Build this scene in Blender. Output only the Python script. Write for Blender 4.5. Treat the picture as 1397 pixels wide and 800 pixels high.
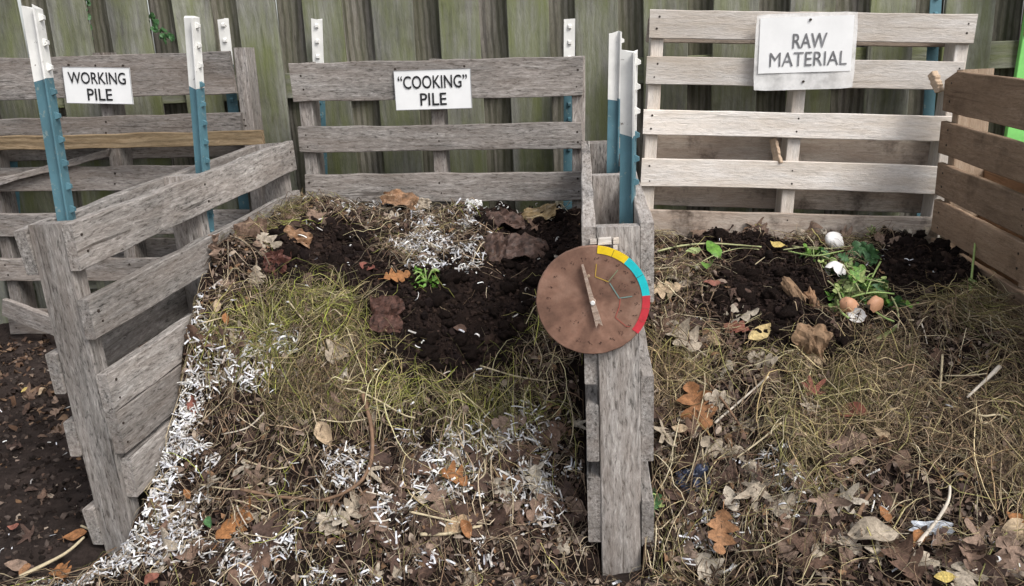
import bpy, bmesh, math, random
import numpy as np
from mathutils import Matrix, Vector

rnd = random.Random(7)
RG = np.random.default_rng(11)
for o in list(bpy.data.objects):
    bpy.data.objects.remove(o)
SC = bpy.context.scene
COL = SC.collection

# ------------------------------------------------------------------ camera
PW, PH, FPX = 1397.0, 800.0, 1175.5
PITCH, YAW, ROLL = 0.2796, 0.0905, -0.0466
CAM = np.array([0.0, 0.0, 1.16])
_f = np.array([-math.sin(YAW)*math.cos(PITCH), math.cos(YAW)*math.cos(PITCH), -math.sin(PITCH)])
_r0 = np.array([math.cos(YAW), math.sin(YAW), 0.0])
_u0 = np.cross(_r0, _f)
_r = math.cos(ROLL)*_r0 + math.sin(ROLL)*_u0
_u = -math.sin(ROLL)*_r0 + math.cos(ROLL)*_u0
cd = bpy.data.cameras.new('camera')
cam = bpy.data.objects.new('camera', cd)
COL.objects.link(cam)
cam.matrix_world = Matrix(((_r[0], _u[0], -_f[0], CAM[0]), (_r[1], _u[1], -_f[1], CAM[1]),
                           (_r[2], _u[2], -_f[2], CAM[2]), (0, 0, 0, 1)))
cd.sensor_width = 36.0
cd.lens = 36.0*FPX/PW
cd.clip_start = 0.05
cd.clip_end = 1000
SC.camera = cam

# ------------------------------------------------------------------ world, sun, exposure
SUN = Vector((0.62, -0.62, 0.95)).normalized()
w = bpy.data.worlds.new('World'); SC.world = w; w.use_nodes = True
nt = w.node_tree; nt.nodes.clear()
wo = nt.nodes.new('ShaderNodeOutputWorld'); bg = nt.nodes.new('ShaderNodeBackground')
sky = nt.nodes.new('ShaderNodeTexSky'); sky.sky_type = 'NISHITA'; sky.sun_disc = False
sky.sun_elevation = math.asin(SUN.z); sky.sun_rotation = math.atan2(SUN.x, SUN.y)
sky.dust_density = 3.0
hs = nt.nodes.new('ShaderNodeHueSaturation'); hs.inputs['Saturation'].default_value = 0.30
nt.links.new(sky.outputs[0], hs.inputs['Color']); nt.links.new(hs.outputs[0], bg.inputs[0])
bg.inputs[1].default_value = 0.115
nt.links.new(bg.outputs[0], wo.inputs[0])
sl = bpy.data.lights.new('sun', 'SUN'); sl.energy = 1.25; sl.angle = math.radians(22); sl.color = (1, 0.965, 0.91)
so = bpy.data.objects.new('sun', sl); COL.objects.link(so)
so.rotation_euler = (-SUN).to_track_quat('-Z', 'Y').to_euler()
so.location = (2, -2, 5)
SC.view_settings.view_transform = 'Standard'; SC.view_settings.look = 'None'
SC.view_settings.gamma = 1; SC.view_settings.exposure = 0.90
SC.view_settings.use_curve_mapping = False
SC.render.engine = 'CYCLES'

# ------------------------------------------------------------------ helpers
def ray(px, py):
    return _f + _r*((px-PW/2)/FPX) - _u*((py-PH/2)/FPX)
def at(px, py, Y):
    d = ray(px, py); return Vector(CAM + d*(Y/d[1]))
def to_px(X, Y, Z):
    dx, dy, dz = X-CAM[0], Y-CAM[1], Z-CAM[2]
    den = dx*_f[0]+dy*_f[1]+dz*_f[2]
    den = np.where(den < .05, .05, den)
    return (PW/2+FPX*(dx*_r[0]+dy*_r[1]+dz*_r[2])/den, PH/2-FPX*(dx*_u[0]+dy*_u[1]+dz*_u[2])/den)

def _hash(ix, iy, s):
    n = (ix*374761393 + iy*668265263 + s*974634777) & 0x7fffffff
    n = ((n ^ (n >> 13))*1274126177) & 0x7fffffff
    return ((n ^ (n >> 16)) & 0xffff)/65535.0
def vnoise(x, y, s=0):
    x = np.asarray(x, float); y = np.asarray(y, float)
    ix = np.floor(x).astype(np.int64); iy = np.floor(y).astype(np.int64)
    fx = x-ix; fy = y-iy; fx = fx*fx*(3-2*fx); fy = fy*fy*(3-2*fy)
    a = _hash(ix, iy, s); b = _hash(ix+1, iy, s); c = _hash(ix, iy+1, s); d = _hash(ix+1, iy+1, s)
    return (a*(1-fx)+b*fx)*(1-fy)+(c*(1-fx)+d*fx)*fy - 0.5
def sstep(a, b, x):
    t = np.clip((np.asarray(x, float)-a)/(b-a), 0, 1); return t*t*(3-2*t)

def tag(o, label=None, cat=None, group=None, kind=None):
    if label: o['label'] = label
    if cat: o['category'] = cat
    if group: o['group'] = group
    if kind: o['kind'] = kind
    return o
def empty(name, mat4=None, loc=None):
    o = bpy.data.objects.new(name, None); COL.objects.link(o); o.empty_display_size = .05
    if mat4 is not None: o.matrix_world = mat4
    if loc is not None: o.location = loc
    return o
def link(name, me, mat=None, parent=None, loc=None, rot=None, m4=None):
    o = bpy.data.objects.new(name, me); COL.objects.link(o)
    if mat is not None and len(me.materials) == 0: me.materials.append(mat)
    if parent is not None: o.parent = parent
    if m4 is not None: o.matrix_local = m4
    if loc is not None: o.location = loc
    if rot is not None: o.rotation_euler = rot
    return o
def mesh_np(name, V, F, col=None, smooth=False):
    """V (n,3); F (m,k) all same k; col (n,3)"""
    V = np.asarray(V, np.float32); F = np.asarray(F, np.int32)
    me = bpy.data.meshes.new(name); k = F.shape[1]
    me.vertices.add(len(V)); me.vertices.foreach_set('co', V.ravel())
    me.loops.add(F.size); me.loops.foreach_set('vertex_index', F.ravel())
    me.polygons.add(len(F)); me.polygons.foreach_set('loop_start', np.arange(0, F.size, k, dtype=np.int32))
    me.polygons.foreach_set('use_smooth', np.full(len(F), smooth))
    if col is not None:
        a = me.color_attributes.new('tint', 'FLOAT_COLOR', 'POINT')
        c4 = np.ones((len(V), 4), np.float32); c4[:, :3] = col
        a.data.foreach_set('color', c4.ravel())
    me.update(calc_edges=True); me.validate()
    return me
def mesh_py(name, V, F, smooth=False):
    me = bpy.data.meshes.new(name); me.from_pydata([tuple(v) for v in V], [], F)
    if smooth: me.polygons.foreach_set('use_smooth', [True]*len(me.polygons))
    me.update(); return me

# ------------------------------------------------------------------ materials
def newmat(name, rough=.85, spec=.25):
    m = bpy.data.materials.new(name); m.use_nodes = True
    t = m.node_tree; b = t.nodes['Principled BSDF']
    b.inputs['Roughness'].default_value = rough; b.inputs['Specular IOR Level'].default_value = spec
    return m, t, b
def N(t, kind, **kw):
    n = t.nodes.new(kind)
    for k, v in kw.items(): setattr(n, k, v)
    return n
def ramp(t, src, stops):
    r = N(t, 'ShaderNodeValToRGB'); e = r.color_ramp.elements
    while len(e) < len(stops): e.new(.5)
    for i, (p, c) in enumerate(stops):
        e[i].position = p; e[i].color = (*c, 1) if len(c) == 3 else c
    t.links.new(src, r.inputs[0]); return r.outputs[0]
def noise(t, vec, scale, detail=4, rough=.6, dist=0):
    n = N(t, 'ShaderNodeTexNoise'); n.inputs['Scale'].default_value = scale
    n.inputs['Detail'].default_value = detail; n.inputs['Roughness'].default_value = rough
    n.inputs['Distortion'].default_value = dist
    t.links.new(vec, n.inputs['Vector']); return n.outputs[0]
def mixc(t, fac, a, b, mode='MIX'):
    m = N(t, 'ShaderNodeMix', data_type='RGBA', blend_type=mode)
    if isinstance(fac, (int, float)): m.inputs[0].default_value = fac
    else: t.links.new(fac, m.inputs[0])
    for s, v in ((6, a), (7, b)):
        if isinstance(v, tuple): m.inputs[s].default_value = (*v, 1)
        else: t.links.new(v, m.inputs[s])
    return m.outputs[2]
def g3(v): return (v, v, v)

def wood(name, dark, mid, light, fleck=.5, tint=None, tint_amt=0, rings=0, var=.35, rough=.9, crack=.8, dirt=0):
    """grain runs along the object's own X"""
    m, t, b = newmat(name, rough, .15)
    tc = N(t, 'ShaderNodeTexCoord'); oi = N(t, 'ShaderNodeObjectInfo')
    off = N(t, 'ShaderNodeVectorMath', operation='SCALE'); off.inputs[0].default_value = (17.3, 9.1, 5.7)
    t.links.new(oi.outputs['Random'], off.inputs['Scale'])
    ad = N(t, 'ShaderNodeVectorMath', operation='ADD')
    t.links.new(tc.outputs['Object'], ad.inputs[0]); t.links.new(off.outputs[0], ad.inputs[1])
    wob = N(t, 'ShaderNodeTexNoise'); wob.inputs['Scale'].default_value = 5
    t.links.new(ad.outputs[0], wob.inputs['Vector'])
    wm = N(t, 'ShaderNodeVectorMath', operation='SCALE'); wm.inputs['Scale'].default_value = .016
    t.links.new(wob.outputs['Color'], wm.inputs[0])
    a2 = N(t, 'ShaderNodeVectorMath', operation='ADD'); t.links.new(ad.outputs[0], a2.inputs[0]); t.links.new(wm.outputs[0], a2.inputs[1])
    def mapped(s):
        mp = N(t, 'ShaderNodeMapping'); mp.inputs['Scale'].default_value = s
        t.links.new(a2.outputs[0], mp.inputs['Vector']); return mp.outputs[0]
    gr = noise(t, mapped((9, 95, 95)), 1, 8, .75)
    fl = noise(t, mapped((38, 150, 150)), 1, 4, .7, .5)
    big = noise(t, mapped((2.2, 9, 9)), 1, 3, .55)
    cr = noise(t, mapped((2.2, 75, 75)), 1, 2, .5, .2)
    base = ramp(t, gr, [(.25, dark), (.5, mid), (.75, light)])
    if rings:
        wv = N(t, 'ShaderNodeTexWave', wave_type='RINGS', rings_direction='X'); wv.inputs['Scale'].default_value = 24
        wv.inputs['Distortion'].default_value = 4; wv.inputs['Detail'].default_value = 2; wv.inputs['Detail Scale'].default_value = .8
        mp = N(t, 'ShaderNodeMapping'); mp.inputs['Scale'].default_value = (.09, 1, 1); mp.inputs['Location'].default_value = (0, .03, .05)
        t.links.new(wob.outputs['Color'], wm.inputs[0]); t.links.new(a2.outputs[0], mp.inputs['Vector']); t.links.new(mp.outputs[0], wv.inputs['Vector'])
        rr = ramp(t, wv.outputs[0], [(.15, g3(.45)), (.6, g3(1))])
        base = mixc(t, rings, base, rr, 'MULTIPLY')
    bt = ramp(t, big, [(.3, g3(1-var)), (.7, g3(1+var*.45))])
    base = mixc(t, 1.0, base, bt, 'MULTIPLY')
    flm = ramp(t, fl, [(.36, g3(.22)), (.44, g3(.85)), (.54, g3(1.0)), (.66, g3(1.5))])
    base = mixc(t, fleck, base, flm, 'MULTIPLY')
    crm = ramp(t, cr, [(.285, g3(.18)), (.33, g3(1))])
    base = mixc(t, crack, base, crm, 'MULTIPLY')
    if tint:
        tn = noise(t, mapped((2.5, 14, 14)), 1, 5, .65)
        tf = ramp(t, tn, [(.38, g3(0)), (.66, g3(tint_amt))])
        base = mixc(t, tf, base, tint)
    if dirt:
        gn = noise(t, ad.outputs[0], 7, 5, .7)
        gf = ramp(t, gn, [(.52, g3(0)), (.72, g3(dirt))])
        base = mixc(t, gf, base, (.035, .022, .015))
    rv = N(t, 'ShaderNodeMapRange'); rv.inputs[3].default_value = .78; rv.inputs[4].default_value = 1.15
    t.links.new(oi.outputs['Random'], rv.inputs[0])
    hsv = N(t, 'ShaderNodeHueSaturation'); t.links.new(rv.outputs[0], hsv.inputs['Value']); t.links.new(base, hsv.inputs['Color'])
    t.links.new(hsv.outputs[0], b.inputs['Base Color'])
    hsum = N(t, 'ShaderNodeMath', operation='ADD'); t.links.new(gr, hsum.inputs[0]); t.links.new(fl, hsum.inputs[1])
    bp = N(t, 'ShaderNodeBump'); bp.inputs['Strength'].default_value = .55; bp.inputs['Distance'].default_value = .004
    t.links.new(hsum.outputs[0], bp.inputs['Height']); t.links.new(bp.outputs[0], b.inputs['Normal'])
    return m

M = {}
M['gray'] = wood('weathered_grey_wood', (.15, .133, .120), (.332, .308, .288), (.52, .49, .468), .85, (.26, .205, .17), .4)
M['gray_dark'] = wood('dark_weathered_wood', (.11, .10, .093), (.25, .23, .215), (.40, .375, .36), .8, (.20, .155, .125), .5)
M['pale'] = wood('pale_new_wood', (.56, .51, .46), (.73, .68, .635), (.80, .77, .74), .22, (.50, .40, .30), .55, var=.2, crack=.35)
M['pale_dirty'] = wood('pale_soiled_wood', (.34, .29, .24), (.50, .43, .37), (.60, .54, .48), .3, (.34, .25, .19), .7, var=.25, crack=.4, dirt=.95)
M['brown'] = wood('brown_pallet_wood', (.24, .165, .11), (.37, .26, .18), (.48, .36, .265), .3, (.24, .16, .105), .6, var=.3, crack=.5, dirt=.5)
M['pink'] = wood('light_stringer_wood', (.36, .25, .17), (.48, .36, .26), (.58, .46, .36), .15, var=.15, crack=.3)
M['tan_plank'] = wood('tan_plank_wood', (.13, .085, .045), (.30, .215, .13), (.42, .33, .22), .35, (.17, .13, .08), .5, rings=.6, crack=.9)
M['fence'] = wood('algae_fence_wood', (.20, .20, .172), (.28, .277, .243), (.345, .34, .31), .22, (.17, .19, .075), .85, rings=.28, var=.6, crack=.5, dirt=.30)
M['fence_back'] = wood('bare_fence_wood', (.14, .125, .105), (.25, .228, .20), (.36, .335, .30), .3, (.16, .165, .085), .5, rings=.85, var=.35, crack=.6)
M['dialhand'] = wood('pointer_wood', (.22, .15, .11), (.40, .30, .24), (.55, .45, .38), .2, var=.15, crack=.3)

def plain(name, col, rough=.6, spec=.3, nscale=None, namt=.2, bump=0, bscale=60, sss=0):
    m, t, b = newmat(name, rough, spec)
    tc = N(t, 'ShaderNodeTexCoord')
    n1 = noise(t, tc.outputs['Object'], nscale or 25, 5, .65)
    c = mixc(t, 1.0, col, ramp(t, n1, [(.3, g3(1-namt)), (.7, g3(1+namt*.5))]), 'MULTIPLY')
    t.links.new(c, b.inputs['Base Color'])
    if bump:
        n2 = noise(t, tc.outputs['Object'], bscale, 4, .6)
        bp = N(t, 'ShaderNodeBump'); bp.inputs['Strength'].default_value = bump; bp.inputs['Distance'].default_value = .003
        t.links.new(n2, bp.inputs['Height']); t.links.new(bp.outputs[0], b.inputs['Normal'])
    return m
M['nail'] = plain('rusty_nail', (.035, .025, .02), .7)

def painted(name, col, under, chip=.62, rough=.55):
    m, t, b = newmat(name, rough, .35)
    tc = N(t, 'ShaderNodeTexCoord'); oi = N(t, 'ShaderNodeObjectInfo')
    ad = N(t, 'ShaderNodeVectorMath', operation='ADD')
    off = N(t, 'ShaderNodeVectorMath', operation='SCALE'); off.inputs[0].default_value = (13, 7, 3)
    t.links.new(oi.outputs['Random'], off.inputs['Scale'])
    t.links.new(tc.outputs['Object'], ad.inputs[0]); t.links.new(off.outputs[0], ad.inputs[1])
    n1 = noise(t, ad.outputs[0], 45, 5, .7); n2 = noise(t, ad.outputs[0], 9, 4, .6)
    c = mixc(t, 1.0, col, ramp(t, n2, [(.3, g3(.72)), (.7, g3(1.12))]), 'MULTIPLY')
    c = mixc(t, ramp(t, n1, [(chip, g3(0)), (chip+.05, g3(.85))]), c, under)
    t.links.new(c, b.inputs['Base Color'])
    bp = N(t, 'ShaderNodeBump'); bp.inputs['Strength'].default_value = .4; bp.inputs['Distance'].default_value = .002
    t.links.new(n1, bp.inputs['Height']); t.links.new(bp.outputs[0], b.inputs['Normal'])
    return m
M['blue'] = painted('blue_enamel', (.085, .185, .225), (.20, .25, .24), .60)
M['white'] = painted('white_enamel', (.74, .73, .70), (.12, .10, .085), .64)
M['paper'] = plain('sign_paper', (.80, .80, .80), .45, .4, 12, .06)
M['ink'] = plain('black_ink', (.02, .02, .022), .6)
M['ink_grey'] = plain('grey_ink', (.20, .20, .21), .6, .3, 30, .6)  # grey ink: glare on the laminated sign put into the lettering colour

# tinted stuff: colour from the 'tint' attribute
def tinted(name, rough=.8, spec=.2, trans=0):
    m, t, b = newmat(name, rough, spec)
    a = N(t, 'ShaderNodeVertexColor'); a.layer_name = 'tint'
    tc = N(t, 'ShaderNodeTexCoord')
    n1 = noise(t, tc.outputs['Object'], 110, 3, .6)
    c = mixc(t, 1.0, a.outputs[0], ramp(t, n1, [(.3, g3(.7)), (.7, g3(1.2))]), 'MULTIPLY')
    t.links.new(c, b.inputs['Base Color'])
    return m
M['grass'] = tinted('dry_grass', .75, .25)
M['shred'] = tinted('shredded_paper', .85, .15)
M['frag'] = tinted('leaf_fragments', .85, .2)
M['crumb'] = tinted('soil_crumbs', .95, .1)

def soil(name, a, b_, scale=30):
    m, t, b = newmat(name, .95, .1)
    tc = N(t, 'ShaderNodeTexCoord')
    n1 = noise(t, tc.outputs['Object'], scale, 8, .72); n2 = noise(t, tc.outputs['Object'], 5, 4, .6)
    c = ramp(t, n1, [(.3, a), (.7, b_)])
    c = mixc(t, 1.0, c, ramp(t, n2, [(.3, g3(.65)), (.7, g3(1.3))]), 'MULTIPLY')
    t.links.new(c, b.inputs['Base Color'])
    n3 = noise(t, tc.outputs['Object'], 140, 6, .7)
    bp = N(t, 'ShaderNodeBump'); bp.inputs['Strength'].default_value = .9; bp.inputs['Distance'].default_value = .006
    t.links.new(n3, bp.inputs['Height']); t.links.new(bp.outputs[0], b.inputs['Normal'])
    return m
M['heap'] = soil('dark_compost', (.0075, .005, .0043), (.024, .0152, .0125))
M['ground'] = soil('damp_dark_soil', (.014, .010, .009), (.052, .039, .034), 24)

def leafmat(name, cols, vein=1.35, rough=.75, spec=.25):
    """dead-leaf material: blotches, midrib and side veins in the leaf's own coordinates"""
    m, t, b = newmat(name, rough, spec)
    tc = N(t, 'ShaderNodeTexCoord'); oi = N(t, 'ShaderNodeObjectInfo')
    off = N(t, 'ShaderNodeVectorMath', operation='SCALE'); off.inputs[0].default_value = (31, 17, 11)
    t.links.new(oi.outputs['Random'], off.inputs['Scale'])
    ad = N(t, 'ShaderNodeVectorMath', operation='ADD'); t.links.new(tc.outputs['Object'], ad.inputs[0]); t.links.new(off.outputs[0], ad.inputs[1])
    n1 = noise(t, ad.outputs[0], 48, 7, .74)
    n4 = noise(t, ad.outputs[0], 230, 4, .7)
    k = len(cols)
    base = ramp(t, oi.outputs['Random'], [(i/max(1, k-1), c) for i, c in enumerate(cols)]) if k > 1 else None
    if base is None: base = cols[0]
    c = mixc(t, 1.0, base, ramp(t, n1, [(.32, g3(.38)), (.5, g3(.92)), (.68, g3(1.35))]), 'MULTIPLY')
    c = mixc(t, 1.0, c, ramp(t, n4, [(.3, g3(.7)), (.7, g3(1.2))]), 'MULTIPLY')
    sp = N(t, 'ShaderNodeSeparateXYZ'); t.links.new(tc.outputs['Object'], sp.inputs[0])
    ax = N(t, 'ShaderNodeMath', operation='ABSOLUTE'); t.links.new(sp.outputs[0], ax.inputs[0])
    mid = N(t, 'ShaderNodeMath', operation='LESS_THAN'); mid.inputs[1].default_value = .0011; t.links.new(ax.outputs[0], mid.inputs[0])
    m1 = N(t, 'ShaderNodeMath', operation='MULTIPLY_ADD'); m1.inputs[1].default_value = -.75
    t.links.new(ax.outputs[0], m1.inputs[0]); t.links.new(sp.outputs[1], m1.inputs[2])
    m2 = N(t, 'ShaderNodeMath', operation='MULTIPLY'); m2.inputs[1].default_value = 420; t.links.new(m1.outputs[0], m2.inputs[0])
    sn = N(t, 'ShaderNodeMath', operation='SINE'); t.links.new(m2.outputs[0], sn.inputs[0])
    gt = N(t, 'ShaderNodeMath', operation='GREATER_THAN'); gt.inputs[1].default_value = .93; t.links.new(sn.outputs[0], gt.inputs[0])
    mx = N(t, 'ShaderNodeMath', operation='MAXIMUM'); t.links.new(mid.outputs[0], mx.inputs[0]); t.links.new(gt.outputs[0], mx.inputs[1])
    ml = N(t, 'ShaderNodeMath', operation='MULTIPLY'); ml.inputs[1].default_value = .55; t.links.new(mx.outputs[0], ml.inputs[0])
    c2 = mixc(t, 1.0, c, g3(vein), 'MULTIPLY')
    c = mixc(t, ml.outputs[0], c, c2)
    t.links.new(c, b.inputs['Base Color'])
    bp = N(t, 'ShaderNodeBump'); bp.inputs['Strength'].default_value = .5; bp.inputs['Distance'].default_value = .003
    t.links.new(n1, bp.inputs['Height']); t.links.new(bp.outputs[0], b.inputs['Normal'])
    return m
LB = [(.105, .062, .044), (.17, .105, .075), (.235, .165, .125), (.14, .088, .062), (.28, .205, .16)]
M['leaf_brown'] = leafmat('dead_brown_leaf', LB)
M['leaf_dark'] = leafmat('dead_dark_leaf', [(.055, .033, .026), (.095, .058, .044), (.075, .048, .038)])
M['leaf_orange'] = leafmat('dead_orange_leaf', [(.30, .135, .052), (.25, .115, .05), (.27, .145, .075)])
M['leaf_tan'] = leafmat('dead_tan_leaf', [(.40, .30, .20), (.46, .35, .23), (.36, .25, .15)])
M['leaf_pale'] = leafmat('dead_pale_leaf', [(.40, .34, .27), (.33, .275, .21), (.45, .40, .33)])
M['leaf_red'] = leafmat('dead_reddish_leaf', [(.20, .075, .05), (.24, .10, .075), (.17, .06, .045)])
M['leaf_yellow'] = leafmat('dead_yellow_leaf', [(.50, .38, .12), (.55, .42, .20)])
M['leaf_green'] = leafmat('fresh_green_leaf', [(.12, .26, .035), (.16, .30, .06)], 1.4, .5, .4)
M['leaf_pale_green'] = leafmat('pale_green_leaf', [(.33, .40, .14), (.30, .36, .16)], 1.25, .6)
M['leaf_deep_green'] = leafmat('deep_green_leaf', [(.045, .12, .04), (.07, .16, .06)], 1.6, .5, .4)

# ------------------------------------------------------------------ boards
def board_mesh(name, L, wd, th, seed, nseg=9, wav=.0016, rag=.005, bow=0., notch=None, taper=0.):
    """rough-sawn board: X length 0..L, Z width 0..wd, Y thickness 0..th"""
    r = random.Random(seed); V = []; F = []
    c = min(.0022, th*.15)
    xs = [L*i/nseg for i in range(nseg+1)]
    for i, x in enumerate(xs):
        j = [r.uniform(-wav, wav) for _ in range(4)]
        s = x/L; bz = bow*4*s*(1-s)
        z0, z1 = j[0]+bz, wd+j[1]+bz-taper*s
        y0, y1 = j[2]*.5, th+j[3]*.5
        ex = (lambda: 0.0)
        if i in (0, nseg):
            ex = lambda: r.uniform(-rag, rag)
        if notch and i == 0: z1 -= notch
        ring = [(y0+c, z0), (y1-c, z0), (y1, z0+c), (y1, z1-c), (y1-c, z1), (y0+c, z1), (y0, z1-c), (y0, z0+c)]
        e0, e1 = ex(), ex()
        for k, (yy, zz) in enumerate(ring):
            V.append((x+(e0 if k in (0, 1, 2, 7) else e1), yy, zz))
    for i in range(nseg):
        for k in range(8):
            a = i*8+k; b = i*8+(k+1) % 8
            F.append((a, b, b+8, a+8))
    F.append(tuple(range(0, 8))[::-1]); n = nseg*8
    F.append(tuple(range(n, n+8)))
    me = mesh_py(name, V, [f[::-1] for f in F]); return me
_seed = [100]
def sd():
    _seed[0] += 1; return _seed[0]
VERT = Matrix.Rotation(-math.pi/2, 4, 'Y')     # local X -> up
def pallet(name, m4, label, W, Ht, stringers, sw, sdp, fronts, backs, bt, mat, mat_s=None, mat_b=None, cat='pallet', stop=None, nails=True, rise=0., wav=.0026):
    """fronts/backs: (from_top0, from_top1, x0, x1, tilt_deg[, material])"""
    root = empty(name, m4); tag(root, label, cat)
    nv = []; nf = []
    stop = stop or {}
    for i, x in enumerate(stringers):
        hh = Ht-stop.get(i, 0)+x*math.tan(math.radians(rise))
        me = board_mesh('stringer', hh, sw, sdp, sd(), 8, .0015, .003)
        # board local: X length -> up, Z width -> -x, Y -> y
        link('stringer', me, mat_s or mat, root, m4=Matrix.Translation((x+sw, bt, 0)) @ VERT)
    for side, lst in ((0, fronts), (1, backs)):
        for bdef in lst:
            t0, t1, x0, x1, tl = bdef[:5]
            mm = bdef[5] if len(bdef) > 5 else ((mat_b or mat) if side else mat)
            kw = bdef[6] if len(bdef) > 6 else {}
            me = board_mesh('board', x1-x0, t1-t0, bt-.0006, sd(), 14, wav, wav*2.3, **kw)
            y = 0 if side == 0 else bt+sdp+.0006
            tm = Matrix.Translation((x0, y, Ht-t1+x0*math.tan(math.radians(rise)))) @ Matrix.Rotation(math.radians(tl-rise), 4, 'Y')
            link('board', me, mm, root, m4=tm)
            if side == 0 and nails:
                for sx in stringers:
                    if x0-.01 < sx < x1:
                        for q in (.28, .72):
                            cx = sx+sw/2+rnd.uniform(-.006, .006)
                            p = tm @ Vector((cx-x0, -.0012, (t1-t0)*q+rnd.uniform(-.008, .008)))
                            n0 = len(nv); rr = rnd.uniform(.0028, .0042)
                            for k in range(6):
                                a = k*math.pi/3; nv.append((p.x+rr*math.cos(a), p.y, p.z+rr*math.sin(a)))
                            for k in range(6):
                                a = k*math.pi/3; nv.append((p.x+rr*math.cos(a), p.y+.004, p.z+rr*math.sin(a)))
                            nf.append(tuple(n0+k for k in range(6)))
                            nf.extend((n0+k, n0+6+k, n0+6+(k+1) % 6, n0+(k+1) % 6) for k in range(6))
    if nv:
        tag(link('nail_heads', mesh_py('nail_heads', nv, nf), M['nail'], root), kind='stuff')
    return root

# ------------------------------------------------------------------ ground
def WL(Y):      # inner face of the left divider
    return -1.118+.1043*(np.asarray(Y, float)-1.79)
def ground_h(X, Y):
    X = np.asarray(X, float); Y = np.asarray(Y, float)
    g = -.015+.037*np.clip(Y-1.75, -1.0, 1.7)
    left = 1-sstep(-1.32, -1.05, X)
    g = g+left*(.02+.10*sstep(1.9, 3.0, Y))*(1-sstep(3.1, 3.6, Y))
    near = (1-sstep(4, 6, Y))*sstep(-1, .3, Y)*(1-sstep(3, 4, np.abs(X)))
    g = g+near*(vnoise(X*7, Y*7, 3)*.025+vnoise(X*23, Y*23, 4)*.012+vnoise(X*70, Y*70, 5)*.006)
    return g
def axis(a, b, st, far):
    mid = np.arange(a, b+1e-6, st)
    o = [];
    v = st
    p = b
    while p < far:
        v *= 1.45; p += v; o.append(p)
    q = []; v = st; p = a
    while p > -far:
        v *= 1.45; p -= v; q.append(p)
    return np.concatenate([q[::-1], mid, o])
gx = axis(-2.7, 1.9, .016, 300); gy = axis(1.2, 3.3, .016, 300)
GX, GY = np.meshgrid(gx, gy); GZ = ground_h(GX, GY)
def grid_faces(nx, ny):
    i = np.arange(nx-1); j = np.arange(ny-1); I, J = np.meshgrid(i, j); a = (J*nx+I).ravel()
    return np.stack([a, a+1, a+1+nx, a+nx], 1)
gme = mesh_np('ground', np.stack([GX.ravel(), GY.ravel(), GZ.ravel()], 1), grid_faces(len(gx), len(gy)), smooth=True)
tag(link('ground', gme, M['ground']), kind='structure')

# ------------------------------------------------------------------ compost heaps (height fields)
PC_L = np.array([(1.35, -.05), (1.55, .0), (1.66, .03), (1.76, .085), (1.88, .165), (2.0, .27), (2.07, .42), (2.18, .52), (2.32, .63), (2.75, .68), (3.1, .67)])
PC_M = np.array([(1.30, -.05), (1.50, .0), (1.62, .06), (1.75, .14), (1.9, .235), (2.05, .36), (2.2, .49), (2.35, .555), (2.6, .585), (2.92, .625), (3.1, .63)])
PC_R = np.array([(1.45, -.08), (1.62, -.07), (1.705, -.055), (1.738, .035), (1.8, .065), (1.9, .125), (2.05, .25), (2.2, .38), (2.35, .48), (2.6, .545), (2.92, .59), (3.1, .595)])
PR_L = np.array([(1.40, -.08), (1.60, -.06), (1.70, -.045), (1.738, .06), (1.8, .10), (1.88, .16), (2.0, .28), (2.15, .38), (2.35, .46), (2.6, .485), (2.92, .505), (3.1, .51)])
PR_M = np.array([(1.22, -.05), (1.42, .0), (1.6, .09), (1.75, .17), (1.9, .255), (2.05, .33), (2.2, .40), (2.35, .445), (2.6, .47), (2.92, .50), (3.1, .50)])
PR_R = np.array([(1.15, -.05), (1.35, .02), (1.55, .12), (1.7, .20), (1.85, .29), (2.0, .36), (2.2, .42), (2.4, .455), (2.6, .475), (2.92, .49), (3.1, .49)])
def prof(P, Y): return np.interp(Y, P[:, 0], P[:, 1])
def rough_noise(X, Y, s):
    return (vnoise(X*9, Y*9, s)*.045+vnoise(X*21+5, Y*21, s+1)*.028+vnoise(X*48, Y*48, s+2)*.016+vnoise(X*105, Y*105, s+3)*.008)
def cook_h(X, Y):
    X = np.asarray(X, float); Y = np.asarray(Y, float)
    u = np.clip((X-WL(Y))/(-.015-WL(Y)), 0, 1)
    a, b, c = prof(PC_L, Y), prof(PC_M, Y), prof(PC_R, Y)
    h = np.where(u < .4, a+(b-a)*sstep(0, .4, u), b+(c-b)*sstep(.4, 1, u))
    out = np.clip((WL(Y)-X)/.28, 0, 1)            # toe that spills out past the front post
    h = h-out*.16
    return h+rough_noise(X, Y, 20)
def raw_h(X, Y):
    X = np.asarray(X, float); Y = np.asarray(Y, float)
    u = np.clip((X-.13)/1.0, 0, 1)
    a, b, c = prof(PR_L, Y), prof(PR_M, Y), prof(PR_R, Y)
    h = np.where(u < .4, a+(b-a)*sstep(0, .4, u), b+(c-b)*sstep(.4, 1, u))
    return h+rough_noise(X, Y, 40)
def cx0(Y): return WL(Y)+.005+.020*(1-sstep(1.9, 2.4, Y))-.34*sstep(1.72, 1.60, Y)*(np.asarray(Y) < 1.72)
def cx1(Y): return np.where(np.asarray(Y) > 1.72, -.0105+.028*(1-sstep(1.76, 1.86, Y)), .0175+.077*sstep(1.72, 1.66, Y))
def rx0(Y): return np.where(np.asarray(Y) > 1.72, .1405-.028*(1-sstep(1.76, 1.86, Y)), .1125-.067*sstep(1.72, 1.66, Y))
def rx1(Y): return np.where(np.asarray(Y) > 1.68, 1.130, 1.130+.6*sstep(1.68, 1.5, Y))
def surf(X, Y):
    X = np.asarray(X, float)
    g = ground_h(X, Y)
    return np.where(X < .06, np.where(X < cx0(Y)-.005, g, np.maximum(g, cook_h(X, Y))), np.maximum(g, raw_h(X, Y)))
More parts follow.
